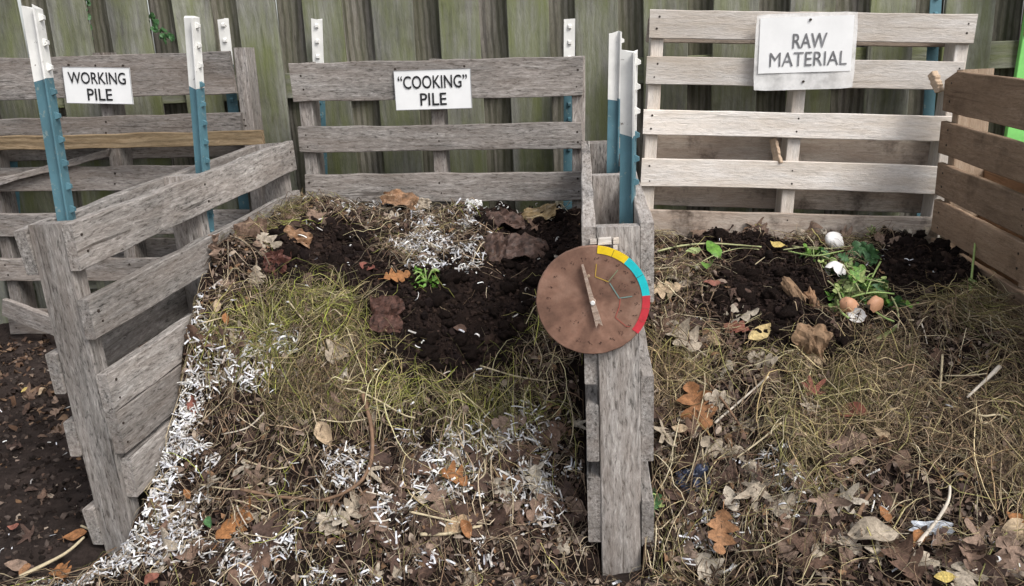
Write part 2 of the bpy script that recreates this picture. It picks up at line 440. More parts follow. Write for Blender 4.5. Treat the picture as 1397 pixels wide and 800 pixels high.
def normal(X, Y, f, e=.012):
    nx = -(f(X+e, Y)-f(X-e, Y))/(2*e); ny = -(f(X, Y+e)-f(X, Y-e))/(2*e)
    n = np.stack([nx, ny, np.ones_like(nx)], -1)
    return n/np.linalg.norm(n, axis=-1, keepdims=True)

def heap(name, f, x0, x1, y0, y1, nx, ny, label):
    ys = np.linspace(y0, y1, ny); us = np.concatenate([[0, .0012], np.linspace(.004, .996, nx-4), [.9988, 1]])
    U, Yg = np.meshgrid(us, ys); Xg = x0(Yg)*(1-U)+x1(Yg)*U
    Z = f(Xg, Yg)
    low = ground_h(Xg, Yg)-.06
    Z = np.maximum(Z, low)
    edge = np.zeros_like(Z, bool); edge[:, 0] = edge[:, -1] = True; edge[-1, :] = True; edge[0, :] = True
    Z = np.where(edge, low, Z)
    o = link(name, mesh_np(name, np.stack([Xg.ravel(), Yg.ravel(), Z.ravel()], 1), grid_faces(nx, ny), smooth=True), M['heap'])
    return tag(o, label, 'compost heap')
heap('compost_heap', cook_h, cx0, cx1, 1.22, 2.955, 150, 230, 'dark compost heap in the middle bin below the cooking pile sign')
heap('compost_heap', raw_h, rx0, rx1, 1.05, 2.955, 160, 250, 'dark compost heap in the bin below the raw material sign')

def hit(px, py, lift=0):
    d = ray(px, py); t = np.linspace(1.2, 2.95, 900)/d[1]
    X = CAM[0]+d[0]*t; Y = CAM[1]+d[1]*t; Z = CAM[2]+d[2]*t
    below = np.nonzero(Z < surf(X, Y)+lift)[0]
    i = below[0] if len(below) else len(t)-1
    return np.array([X[i], Y[i], float(surf(X[i], Y[i]))])

# ------------------------------------------------------------------ fence
fr = empty('wooden_fence', loc=(0, 3.22, 0))
tag(fr, 'tall weathered board fence with green algae behind the pallets', 'fence')
FT = 1.86
front_px = [(-130, 55), (-32, 57), (59, 54), (144, 56), (235, 52), (322, 53), (413, 53), (504, 54), (597, 53), (691, 55), (786, 56), (880, 56), (974, 57), (1078, 56), (1189, 56), (1290, 60), (1400, 58), (1500, 58)]
edges = []
for px, wpx in front_px:
    x0 = at(px, 0, 3.22).x; wdt = wpx/365.0*1.0
    edges.append((x0, wdt))
left = [(edges[0][0]-.25*k, .148) for k in range(6, 0, -1)]
right = [(edges[-1][0]+.25*k, .148) for k in range(1, 7)]
for i, (x0, wdt) in enumerate(left+edges+right):
    me = board_mesh('board', FT+.12, wdt, .017, sd(), 8, .002, .006)
    link('board', me, M['fence'], fr, m4=Matrix.Translation((x0+wdt, rnd.uniform(-.003, .003), -.12)) @ VERT @ Matrix.Rotation(math.radians(rnd.uniform(-.35, .35)), 4, 'Y'))
allb = left+edges+right
for (a, wa), (b, wb) in zip(allb[:-1], allb[1:]):
    c = (a+wa+b)/2; wdt = b-a-wa+.045
    me = board_mesh('board', FT+.12, wdt, .017, sd(), 8, .002, .006)
    link('board', me, M['fence_back'], fr, m4=Matrix.Translation((c+wdt/2, .0625+rnd.uniform(-.002, .003), -.12)) @ VERT @ Matrix.Rotation(math.radians(rnd.uniform(-.3, .3)), 4, 'Y'))
fx0, fx1 = allb[0][0]-.02, allb[-1][0]+.17
for z in (.28, 1.005, 1.70):
    me = board_mesh('rail', fx1-fx0, .092, .036, sd(), 20, .0015, .003)
    link('rail', me, M['fence'], fr, loc=(fx0, .0215, z))
for px in (-2.55, -.06, 2.42):
    me = board_mesh('post', FT-.05+.3, .09, .085, sd(), 6)
    link('post', me, M['fence_back'], fr, m4=Matrix.Translation((px, .085, -.3)) @ VERT)

# ------------------------------------------------------------------ pallets
R = math.radians
def basis(origin, yaw, pitch=0, lean=0):
    return Matrix.Translation(origin) @ Matrix.Rotation(R(yaw), 4, 'Z') @ Matrix.Rotation(R(lean), 4, 'X') @ Matrix.Rotation(R(pitch), 4, 'Y')
# behind the cooking pile
pallet('wooden_pallet', basis((-1.012, 2.965, .035), 0, 1.15), 'weathered grey pallet standing behind the cooking pile and carrying its sign', 1.0, 1.10,
       [.012, .472, .955], .045, .089,
       [(0, .128, -.004, .988, 0), (.215, .302, .008, .992, 0), (.380, .480, .010, .99, .15), (.57, .67, .005, .995, 0), (.80, .92, 0, 1, 0)],
       [(.62, .72, 0, 1, 0), (.9, 1.0, 0, 1, 0)], .022, M['gray'], mat_b=M['gray_dark'])
# working bin
pallet('wooden_pallet', basis((-2.255, 3.035, .045), 0, .9), 'weathered grey pallet standing behind the loose tan plank and carrying the working sign', 1.06, 1.165,
       [.01, .50, 1.018], .045, .089,
       [(.010, .155, -.06, 1.012, 0), (.222, .292, -.03, 1.025, 0), (.398, .486, -.02, 1.02, .4), (.572, .658, -.02, 1.02, 0), (.745, .832, -.02, 1.02, .5), (.95, 1.05, 0, 1.03, 0)],
       [(.30, .39, 0, 1.05, 0), (.70, .80, 0, 1.05, 0)], .022, M['gray_dark'])
# left divider (front post)
ld = pallet('wooden_pallet', basis((-1.084, 1.775, -.038), 84.05, 0, -2.4), 'weathered grey pallet set on edge between the working bin and the cooking pile', 1.17, .865,
       [0, .545, 1.115], .045, .089,
       [(.0, .102, -.006, 1.172, 0), (.172, .266, -.004, 1.17, 0), (.352, .447, .0, 1.165, .12), (.4505, .556, .003, 1.16, .2), (.572, .676, .012, 1.165, 0)],
       [(.004, .112, -.004, 1.17, 0), (.30, .40, 0, 1.17, 0), (.47, .56, .0, 1.17, 0), (.70, .80, 0, 1.165, 0)], .029, M['gray'], rise=2.6)
# centre divider
pallet('wooden_pallet', basis((.1385, 1.735, -.165), 90), 'weathered grey pallet on edge between cooking pile and raw material, carrying the round dial', 1.2, .96,
       [0, .56, 1.155], .045, .089,
       [(-.006, .165, .004, 1.2, 0), (.328, .53, .006, 1.195, 0), (.62, .74, .0, 1.2, 0)],
       [(-.002, .135, .004, 1.2, 0), (.278, .345, .004, 1.2, 0), (.394, .525, .0, 1.19, 0), (.570, .732, .008, 1.2, 0)], .029, M['gray'], rise=2.1)
# raw material
pallet('wooden_pallet', basis((.153, 2.965, .054), 0, 3.5, -1.0), 'pale new wood pallet behind the raw material carrying its laminated sign', 1.03, 1.2,
       [.008, .485, .985], .042, .089,
       [(0, .089, .0, 1.032, 0, M['pale']), (.146, .236, -.002, 1.012, 0, M['pale']), (.319, .402, -.002, 1.01, 0, M['pale']), (.484, .578, .002, 1.005, 0, M['pale'], {'bow': .004}),
        (.660, .765, .0, 1.01, -.2, M['pale_dirty']), (.82, .92, 0, 1.01, 0, M['pale_dirty'])],
       [(.02, .10, 0, 1.02, 0), (.405, .50, .01, 1.0, .4), (.585, .66, .01, 1.0, 0), (.80, .9, 0, 1.0, 0)], .018, M['pale'], mat_b=M['pale_dirty'], wav=.0011)
# right side
pallet('wooden_pallet', basis((1.142, 2.905, -.02), -90), 'brown stained pallet set on edge along the far side of the raw material', 1.2, 1.045,
       [.03, .56, 1.14], .045, .095,
       [(.0, .128, .0, 1.2, 0, M['brown'], {'notch': .03}), (.160, .262, .0, 1.2, 0), (.292, .395, .0, 1.2, 0), (.412, .520, .0, 1.2, 0), (.54, .65, 0, 1.2, 0), (.68, .80, 0, 1.2, 0)],
       [(.095, .245, .45, 1.2, 0), (.30, .36, 0, 1.2, 0), (.435, .56, 0, 1.2, 0), (.57, .7, 0, 1.2, 0), (.75, .85, 0, 1.2, 0)], .02, M['brown'], mat_s=M['pink'], rise=-1.2, wav=.0014)

# ------------------------------------------------------------------ loose planks
def plank(name, p0, p1, wd, th, mat, label, cat='plank', roll=0, **kw):
    p0 = Vector(p0); p1 = Vector(p1); d = p1-p0; L = d.length; x = d.normalized()
    y = Vector((0, 0, 1)).cross(x)
    if y.length < .1: y = Vector((0, 1, 0))
    y.normalize(); z = x.cross(y)
    m = Matrix((x, y, z)).transposed().to_4x4(); m.translation = p0
    m = m @ Matrix.Rotation(R(roll), 4, 'X')
    me = board_mesh(name, L, wd, th, sd(), 12, .003, .01, **kw)
    return tag(link(name, me, mat, m4=m), label, cat)
plank('loose_plank', at(-40, 206, 2.985), at(361, 199, 2.93), .050, .024, M['tan_plank'], 'loose tan plank with dark grain lying across behind the blue post')
plank('loose_plank', at(-35, 262, 3.0), at(150, 214, 3.02), .026, .02, M['gray_dark'], 'thin dark slat slanting behind the boards below the tan plank')
plank('broken_board', at(4, 432, 2.99), Vector((-1.36, 2.62, float(ground_h(-1.36, 2.62))-.01)), .075, .022, M['gray'], 'broken grey board slumped on the leaf litter beside the front post')
plank('split_offcut', at(1060, 224, 3.00), at(1052, 188, 3.03), .03, .012, M['pink'], 'split wedge of wood stuck behind the pale pallet boards')
plank('wood_offcut', at(1282, 128, 2.93), at(1273, 104, 2.955), .022, .026, M['pink'], 'small stub of wood poking out between pale pallet and brown pallet')

# ------------------------------------------------------------------ studded fence posts
def prism(name, poly, z0, z1, nz=1):
    n = len(poly); V = []; F = []
    for k in range(nz+1):
        z = z0+(z1-z0)*k/nz
        V += [(x, y, z) for x, y in poly]
    for k in range(nz):
        for i in range(n):
            a = k*n+i; b = k*n+(i+1) % n; F.append((a, b, b+n, a+n))
    F.append(tuple(range(n))[::-1]); F.append(tuple(nz*n+i for i in range(n)))
    return mesh_py(name, V, F)
TP = [(-.019, 0), (.019, 0), (.019, .004), (.0032, .007), (.0026, .034), (-.0026, .034), (-.0032, .007), (-.019, .004)]
stud_me = mesh_py('stud', [(-.006, .001, 0), (.006, .001, 0), (.005, -.010, .004), (-.005, -.010, .004), (-.006, .001, .018), (.006, .001, .018), (.005, -.010, .012), (-.005, -.010, .012)],
                  [(3, 2, 1, 0), (4, 5, 6, 7), (0, 1, 5, 4), (1, 2, 6, 5), (2, 3, 7, 6), (3, 0, 4, 7)])
def tpost(top, foot, zbase, white, phi, label, nst=10, mw='white'):
    """top and foot are points on the post as seen; it runs on down to zbase"""
    top = Vector(top); foot = Vector(foot); ax = (top-foot).normalized()
    base = top-ax*((top.z-zbase)/ax.z); L = (top-base).length
    q = Vector((0, 0, 1)).rotation_difference(ax).to_matrix().to_4x4()
    root = empty('steel_fence_post', Matrix.Translation(base) @ q @ Matrix.Rotation(R(phi), 4, 'Z')); tag(root, label, 'fence post', 'studded steel posts holding the pallets')
    link('blue_shaft', prism('blue_shaft', TP, 0, L-white, 3), M['blue'], root)
    P2 = [(x*1.04, y*1.02-.0003) for x, y in TP]
    r = random.Random(sd())
    me = prism('white_top', P2, L-white-.004, L, 4)
    for v in me.vertices:
        if v.co.z > L-.001: v.co.z += r.uniform(-.006, .006)
        elif v.co.z < L-white: v.co.z += r.uniform(-.008, .008)
    link('white_top', me, M[mw], root)
    for k in range(nst):
        z = L-.03-k*.053
        o = link('stud', stud_me, None, root, loc=(0, 0, z))
        if len(stud_me.materials) == 0: stud_me.materials.append(M['white'])
        o.material_slots[0].link = 'OBJECT'; o.material_slots[0].material = M[mw] if z > L-white else M['blue']
P1 = at(50, 10, 1.90)
tpost(at(52, 10, 1.90), Vector((-1.187, 1.885, .83)), -.10, .150, 98, 'blue and white studded post inside the front end of the left pallet divider', 14)
tpost(at(267, 24, 2.42), Vector((-1.085, 2.41, .86)), -.05, .185, 84, 'blue and white studded post inside the middle of the left pallet divider', 13)
tpost(at(304, 26, 3.165), at(318, 150, 3.165), 0, .155, 8, 'white-topped post behind the pallet with the working sign', 9)
tpost(at(432, 27, 3.15), at(438, 190, 3.15), 0, .16, 5, 'white-topped post behind the left end of the cooking pallet', 9)
tpost(at(777, 28, 3.15), at(776, 200, 3.15), 0, .17, 10, 'white-topped post with pinkish edge behind the cooking pallet beside the centre divider', 9)
tpost(at(847, 45, 2.62), at(843, 230, 2.62), 0, .185, 95, 'narrow blue and white studded post at the back of the centre divider', 9)
tpost(at(868, 71, 1.98), at(865, 308, 1.98), -.1, .175, 78, 'blue and white studded post right above the round dial', 11)
tpost(at(1278, -12, 3.15), at(1262, 235, 3.13), 0, .02, 4, 'dark blue post behind the right end of the pale pallet', 5, 'blue')
tpost(at(14, 180, 3.17), at(20, 285, 3.17), 0, .02, 10, 'dark blue post low behind the loose tan plank', 2, 'blue')

# ------------------------------------------------------------------ signs
def text_mesh(name, s, width, height, cx, cz, y):
    cu = bpy.data.curves.new('t', 'FONT'); cu.body = s; cu.resolution_u = 4; cu.offset = 0 if 'M' in s else .010
    ob = bpy.data.objects.new('t', cu); COL.objects.link(ob)
    bpy.context.view_layer.update()
    me = bpy.data.meshes.new_from_object(ob.evaluated_get(bpy.context.evaluated_depsgraph_get()))
    bpy.data.objects.remove(ob); bpy.data.curves.remove(cu)
    co = np.zeros(len(me.vertices)*3, np.float32); me.vertices.foreach_get('co', co); co = co.reshape(-1, 3)
    mn, mx_ = co.min(0), co.max(0)
    out = np.zeros_like(co)
    out[:, 0] = (co[:, 0]-(mn[0]+mx_[0])/2)/(mx_[0]-mn[0])*width+cx
    out[:, 2] = (co[:, 1]-(mn[1]+mx_[1])/2)/(mx_[1]-mn[1])*height+cz
    out[:, 1] = y
    me.vertices.foreach_set('co', out.ravel()); me.update(); me.name = name
    return me
def sheet(name, wd, ht, th, seed, warp=.0015, nx=8, nz=5, rnd_c=0):
    r = random.Random(seed); V = []; F = []
    for k, y in enumerate((0, th)):
        for j in range(nz+1):
            for i in range(nx+1):
                x = (i/nx-.5)*wd; z = (j/nz-.5)*ht
                if rnd_c and i in (0, nx) and j in (0, nz): x *= 1-rnd_c/wd; z *= 1-rnd_c/ht
                V.append((x, y-warp*math.sin(i*1.3+seed)*math.cos(j*1.1+seed), z))
    n = (nx+1)*(nz+1)
    for j in range(nz):
        for i in range(nx):
            a = j*(nx+1)+i; F.append((a, a+1, a+nx+2, a+nx+1)); F.append((n+a, n+a+nx+1, n+a+nx+2, n+a+1))
    ring = [i for i in range(nx+1)]+[j*(nx+1)+nx for j in range(1, nz+1)]+[nz*(nx+1)+i for i in range(nx-1, -1, -1)]+[j*(nx+1) for j in range(nz-1, 0, -1)]
    for a, b in zip(ring, ring[1:]+ring[:1]): F.append((a, a+n, b+n, b))
    return mesh_py(name, V, F)
def sign(c, rot, wd, ht, lines, label, ink, raw=False):
    root = empty('paper_sign', Matrix.Translation(c) @ Matrix.Rotation(R(rot), 4, 'Y')); tag(root, label, 'sign')
    link('sheet', sheet('sheet', wd, ht, .0012, 3, .0007), M['paper'], root)
    for s, w_, h_, x, z in lines:
        link('lettering', text_mesh('lettering', s, w_, h_, x, z, -.0022), ink, root)
    return root
k = 2.96/1150
c = (at(540, 97, 2.955)+at(641, 148, 2.955))/2
s1 = sign(c, .6, .262, .131, [('\u201cCOOKING\u201d', .236, .043, 0, .026), ('PILE', .090, .041, 0, -.031)], 'white paper sign reading cooking pile on grey pallet', M['ink'])
c = (at(84, 93, 3.025)+at(183, 141, 3.025))/2
s2 = sign(c, 3.2, .248, .127, [('WORKING', .212, .041, 0, .026), ('PILE', .092, .041, .004, -.031)], 'white paper sign reading working pile on grey pallet', M['ink'])
c = (at(1041, 27, 2.94)+at(1157, 95, 2.94))/2
s3 = sign(c, .7, .292, .172, [('RAW', .108, .046, .012, .012), ('MATERIAL', .243, .044, .01, -.044)], 'laminated white sign with glare-greyed raw material lettering on pale pallet', M['ink_grey'], True)
for s_, wd, ht in ((s1, .262, .131), (s2, .248, .127)):
    bw = .0016; V = []; F = []
    for (x0, x1, z0, z1) in ((-wd/2, wd/2, ht/2-bw, ht/2), (-wd/2, wd/2, -ht/2, -ht/2+bw), (-wd/2, -wd/2+bw, -ht/2+bw, ht/2-bw), (wd/2-bw, wd/2, -ht/2+bw, ht/2-bw)):
        n = len(V); V += [(x0, -.0019, z0), (x1, -.0019, z0), (x1, -.0019, z1), (x0, -.0019, z1)]; F.append((n, n+1, n+2, n+3))
    link('printed_border', mesh_py('printed_border', V, F), M['ink_grey'], s_)
m, t, b = newmat('laminate_film', .25, .5)
b.inputs['Base Color'].default_value = (.86, .85, .84, 1); b.inputs['Alpha'].default_value = .55
tc = N(t, 'ShaderNodeTexCoord'); n1 = noise(t, tc.outputs['Object'], 14, 4, .6)
al = ramp(t, n1, [(.35, g3(.35)), (.65, g3(.8))]); t.links.new(al, b.inputs['Alpha'])
link('laminate_film', sheet('laminate_film', .318, .238, .001, 5, .0012, rnd_c=.006), m, s3, loc=(0, .0035, -.022))
scr = mesh_py('tack', [(.004*math.cos(a*math.pi/4), y, .004*math.sin(a*math.pi/4)) for y in (-.004, .001) for a in range(8)],
              [tuple(range(8))]+[(i, i+8, (i+1) % 8+8, (i+1) % 8) for i in range(8)])
for s_, pts in ((s1, [(-.125, .071), (.11, .073)]), (s2, [(-.1, .07), (.1, .07)]), (s3, [(.01, .076), (0, -.115)])):
    for x, z in pts: link('tack', scr, M['nail'], s_, loc=(x, -.001 if s_ is s3 and z > 0 else .003, z))

# ------------------------------------------------------------------ round dial on the centre post
DY = 1.718
dc = at(808.5, 411, DY); DR = 79.5*DY*1.012/FPX
dial = empty('compost_dial', Matrix.Translation(dc) @ Matrix.Rotation(math.pi/2, 4, 'X'))
tag(dial, 'round brown dial with yellow, turquoise and red rim on the centre post', 'dial')
def disc_mesh(name, r, z0, z1, n=72, bev=.0015, jit=0):
    V = []; F = []
    rr = random.Random(3)
    J = [1+rr.uniform(-jit, jit) for _ in range(n)]
    for rad, z in ((r-bev, z0), (r, z0+bev), (r, z1-bev), (r-bev, z1)):
        V += [(J[i]*rad*math.cos(2*math.pi*i/n), J[i]*rad*math.sin(2*math.pi*i/n), z) for i in range(n)]
    for k in range(3):
        for i in range(n):
            a = k*n+i; b = k*n+(i+1) % n; F.append((a, b, b+n, a+n))
    F.append(tuple(range(n))[::-1]); F.append(tuple(3*n+i for i in range(n)))
    return mesh_py(name, V, F)
m, t, b = newmat('stained_dial', .55, .3)
tc = N(t, 'ShaderNodeTexCoord')
n1 = noise(t, tc.outputs['Object'], 16, 6, .65); n2 = noise(t, tc.outputs['Object'], 70, 5, .7); n3 = noise(t, tc.outputs['Object'], 7, 3, .5)
cc = ramp(t, n1, [(.3, (.14, .078, .056)), (.5, (.235, .130, .092)), (.7, (.31, .19, .14))])
cc = mixc(t, 1.0, cc, ramp(t, n2, [(.3, g3(.8)), (.7, g3(1.15))]), 'MULTIPLY')
cc = mixc(t, 1.0, cc, ramp(t, n3, [(.35, g3(.68)), (.65, g3(1.12))]), 'MULTIPLY')
t.links.new(cc, b.inputs['Base Color'])
link('disc', disc_mesh('disc', DR, -.010, 0, 80, .002, .004), m, dial)
def sector(name, a0, a1, r0, r1, z, n=14):
    V = []; F = []
    for i in range(n+1):
        a = math.radians(a0+(a1-a0)*i/n)
        V += [(r0*math.cos(a), r0*math.sin(a), z), (r1*math.cos(a), r1*math.sin(a), z), (r1*math.cos(a), r1*math.sin(a), z-.003)]
    for i in range(n):
        q = i*3; F += [(q, q+1, q+4, q+3), (q+1, q+2, q+5, q+4)]
    return mesh_py(name, V, [f if a1 < a0 else f[::-1] for f in F])
M['py'] = plain('yellow_paint', (.80, .56, .02), .5, .3, 60, .15); M['pc'] = plain('turquoise_paint', (.02, .52, .56), .5, .3, 60, .12); M['pr'] = plain('red_paint', (.56, .045, .06), .5, .3, 60, .2)
for a0, a1, mm, lb in ((84, 50.5, M['py'], 'yellow painted rim section'), (50.5, 5, M['pc'], 'turquoise painted rim section'), (5, -38, M['pr'], 'red painted rim section')):
    link('rim_band', sector('rim_band', a0, a1, DR*.868, DR*1.004, .0012), mm, dial)['label'] = lb
def strokes(name, segs, wd, z):
    V = []; F = []
    for (x0, y0, x1, y1) in segs:
        d = Vector((x1-x0, y1-y0)); 
        if d.length < 1e-6: continue
        nn = Vector((-d.y, d.x)).normalized()*wd/2; n = len(V)
        V += [(x0+nn.x, y0+nn.y, z), (x0-nn.x, y0-nn.y, z), (x1-nn.x, y1-nn.y, z), (x1+nn.x, y1+nn.y, z)]; F.append((n, n+1, n+2, n+3))
    return mesh_py(name, V, F)
def dpx(zx, zy, oy=325):                      # enlarged-view pixel -> dial plane
    X = 720+zx/7.76-808.5; Y = -((oy+zy/7.76)-411)/.965
    s = DR/79.5; return X*s, Y*s
def poly(pts, oy=325):
    q = [dpx(x, y, oy) for x, y in pts]; return [(*a, *b_) for a, b_ in zip(q[:-1], q[1:])]
M['pg'] = plain('faded_green_line', (.22, .26, .16), .6); M['pt'] = plain('faded_teal_line', (.16, .26, .24), .6); M['pl'] = plain('faded_yellow_line', (.50, .33, .05), .6); M['prl'] = plain('faded_red_line', (.36, .09, .07), .6)
link('painted_line', strokes('painted_line', poly([(735, 265), (720, 400), (860, 460)]), .0016, .0012), M['pl'], dial)
link('painted_line', strokes('painted_line', poly([(862, 455), (962, 335)]), .0018, .0014), M['pg'], dial)
link('painted_line', strokes('painted_line', poly([(875, 475), (975, 640), (1115, 622)]), .0022, .0012), M['pt'], dial)
link('painted_line', strokes('painted_line', poly([(985, 60), (975, 150), (930, 268), (1050, 372), (1090, 372)], 400), .0016, .0014), M['prl'], dial)
r = random.Random(5); segs = []
for kx in range(24):                             # worn, unreadable scale figures
    a = math.radians(-95-kx*15)
    if kx in (2, 4): continue
    cx, cy = DR*.78*math.cos(a), DR*.78*math.sin(a)
    for gx_ in (-.0028, .0024):
        for _ in range(3):
            x0, y0 = cx+gx_+r.uniform(-.002, .002), cy+r.uniform(-.0028, .0028)
            segs.append((x0, y0, x0+r.uniform(-.003, .003), y0+r.uniform(-.004, .004)))
for cx, cy, cnt in ((.033, .047, 10), (.062, .03, 10), (.052, -.022, 8), (-.038, -.045, 7), (-.02, -.03, 6), (.01, .02, 6)):
    for _ in range(cnt):
        x0, y0 = cx+r.uniform(-.012, .012), cy+r.uniform(-.008, .008)
        segs.append((x0, y0, x0+r.uniform(-.003, .003), y0+r.uniform(-.003, .003)))
M['worn'] = plain('worn_marking', (.085, .048, .038), .6, .2, 90, .5)
tag(link('scale_marks', strokes('scale_marks', segs, .0012, .0008), M['worn'], dial), kind='stuff')
for a in (67, 28, -9, -24):
    link('rim_tick', strokes('rim_tick', [(DR*.87*math.cos(R(a)), DR*.87*math.sin(R(a)), DR*math.cos(R(a)), DR*math.sin(R(a)))], .0009, .0016), M['worn'] if a > 0 else M['prl'], dial)
def extr(name, poly2, z0, z1):
    n = len(poly2)
    V = [(x, y, z0) for x, y in poly2]+[(x, y, z1) for x, y in poly2]
    F = [tuple(range(n))[::-1], tuple(n+i for i in range(n))]+[(i, (i+1) % n, (i+1) % n+n, i+n) for i in range(n)]
    return mesh_py(name, V, F)
ptr = link('pointer', extr('pointer', [(-.0022, .083), (.0022, .083), (.0048, 0), (.0075, -.054), (.0012, -.046), (-.0006, -.047), (-.0068, -.055), (-.0052, 0)], .006, .0125), M['dialhand'], dial, rot=(0, 0, R(13.5)))
link('hub_screw', disc_mesh('hub_screw', .0048, .002, .0165, 16, .001), plain('bright_screw', (.75, .74, .72), .3, .5), ptr)
link('pointer_spacer', disc_mesh('pointer_spacer', .007, 0, .006, 16, .001), M['dialhand'], ptr)
link('washer', disc_mesh('washer', .0035, 0, .0015, 14, .0005), M['pink'], dial, loc=(-.0075, .0545, .0))
for i, (x, z, w_, h_) in enumerate(((.027, .1245, .028, .014), (.004, .124, .014, .010), (.05, .1245, .012, .012), (.0485, .1115, .009, .011))):
    link('mounting_chip', extr('mounting_chip', [(-w_/2, -h_/2), (w_/2, -h_/2*.9), (w_/2*.95, h_/2), (-w_/2*.9, h_/2*.85)], -.013, -.004), M['pale'], dial, loc=(x, z, -.003))
link('mounting_block', extr('mounting_block', [(-.03, -.04), (.03, -.04), (.03, .04), (-.03, .04)], -.0155, -.0085), M['gray'], dial, loc=(.05, 0, 0))

# ------------------------------------------------------------------ painted board behind the right pallet
M['pgreen'] = painted('bright_green_paint', (.22, .62, .16), (.35, .5, .25), .7); M['porange'] = painted('orange_paint', (.66, .30, .14), (.4, .3, .2), .72)
pb = empty('painted_board', Matrix.Translation(at(1385, 118, 3.08)+Vector((-.043, 0, -.9))) @ Matrix.Rotation(R(2.6), 4, 'Y')); tag(pb, 'bright green and orange painted board standing behind the brown pallet', 'painted board')
link('green_panel', board_mesh('green_panel', 1.5, .12, .02, sd(), 4), M['pgreen'], pb, m4=Matrix.Translation((.12, 0, 0)) @ VERT)
link('orange_panel', board_mesh('orange_panel', .105, .119, .006, sd(), 4), M['porange'], pb, m4=Matrix.Translation((.1205, -.007, 1.065)) @ VERT)

# ------------------------------------------------------------------ ivy in the fence gaps
def ivy(pts, label, seed):
    r = random.Random(seed); p0 = Vector(pts[0]); root = empty('ivy_vine', loc=p0); tag(root, label, 'ivy')
    V = []; F = []
    for p in pts:
        p = Vector(p)-p0; n = len(V)
        V += [(p.x-.0015, p.y, p.z), (p.x+.0015, p.y, p.z), (p.x, p.y-.002, p.z)]
        if n: F += [(n-3, n-2, n+1, n), (n-2, n-1, n+2, n+1), (n-1, n-3, n, n+2)]
    link('stem', mesh_py('stem', V, F), M['leaf_dark'], root)
    for i in range(30):
        a = r.random()*(len(pts)-1); j = int(a); q = Vector(pts[j]).lerp(Vector(pts[j+1]), a-j)-p0
        s = r.uniform(.016, .030)
        o = link('leaf', LEAF['oval'][i % 4], M['leaf_deep_green'], root, loc=q+Vector((r.uniform(-.02, .02), r.uniform(-.02, -.005), 0)))
        o.rotation_euler = (R(r.uniform(40, 110)), R(r.uniform(-40, 40)), R(r.uniform(-180, 180))); o.scale = (s/.08*1.5, s/.08, s/.08)

# ------------------------------------------------------------------ leaves
def leaf_grid(kind, seed, L=1.0):
    r = random.Random(seed)
    V = []; F = []
    curl_x = r.uniform(-1.1, 1.8); curl_y = r.uniform(-.6, 1.0); tw = r.uniform(-.7, .7)
    def shape(x, y):
        z = curl_x*x*x*1.6+curl_y*(y-.5)**2*.55+tw*x*(y-.5)*.9
        z += .06*math.sin(7*y+seed)*(.3+abs(x)*2)+.05*math.sin(11*x+5*y+seed*2)
        return z
    if kind == 'maple':
        lob = [(90, 1.0), (38, .92), (142, .92), (-12, .62), (192, .62), (-62, .25), (242, .25)]
        n = 44
        def rad(a):
            v = .22
            for c_, h_ in lob:
                d = abs((a-c_+180) % 360-180)
                v = max(v, h_*max(0, 1-d/27.0)**.8+.0)
                v = max(v, .36*h_)if d < 30 else v
            return v
        V.append((0, .35, shape(0, .35)))
        for ring in (.5, 1):
            for i in range(n):
                a = i*360/n-90+360/n*.5; q = rad(a)*(ring if ring == 1 else .52)*(1+r.uniform(-.06, .06))
                x = q*.62*math.cos(math.radians(a)); y = .35+q*.64*math.sin(math.radians(a))
                V.append((x, y, shape(x, y)))
        for i in range(n):
            j = (i+1) % n; F.append((0, 1+i, 1+j)); F.append((1+i, 1+n+i, 1+n+j, 1+j))
    else:
        rows = 21 if kind == 'oak' else 9
        for i in range(rows+1):
            y = i/rows
            if kind == 'oak':
                env = math.sin(math.pi*min(1, y*.93+.06))**.75*.36
                ph = (y*3.6+.1) % 1.0
                lobe = .22+.78*(max(0, math.sin(math.pi*ph))**.8)
                wl = env*lobe*(1+r.uniform(-.15, .15)); wr = env*(.22+.78*max(0, math.sin(math.pi*((y*3.6+.25) % 1.0)))**.8)*(1+r.uniform(-.15, .15))
                sh = .05*math.sin(math.pi*ph)
            else:
                wl = wr = .27*math.sin(math.pi*min(1, .03+y*.96))**.8*(1+r.uniform(-.06, .06)); sh = 0
            if i == 0: wl = wr = .012
            if i == rows: wl = wr = .01
            for u in (-1, -.5, 0, .5, 1):
                x = u*(wl if u < 0 else wr); yy = y+sh*abs(u)
                V.append((x, yy, shape(x, yy)-.02*(u == 0)))
        for i in range(rows):
            for j in range(4):
                a = i*5+j; F.append((a, a+1, a+6, a+5))
    n = len(V)                                   # stalk
    V += [(-.008, -.20, .03), (.008, -.20, .03), (.008, .04, 0), (-.008, .04, 0)]; F.append((n, n+1, n+2, n+3))
    V = [(x*L, (y-.4)*L, z*L) for x, y, z in V]
    return mesh_py('leaf', V, F, smooth=True)
LEAF = {'oak': [leaf_grid('oak', 10+i, .125) for i in range(9)], 'maple': [leaf_grid('maple', 30+i, .115) for i in range(6)], 'oval': [leaf_grid('oval', 50+i, .080) for i in range(7)]}
ivy([at(118, -5, 3.25), at(121, 25, 3.245), at(119, 60, 3.25)], 'green ivy strand in the fence gap above the working sign', 3)
ivy([at(200, 20, 3.25), at(216, 38, 3.245), at(236, 58, 3.25)], 'small ivy sprig with pale leaves creeping over the fence between two boards', 4)

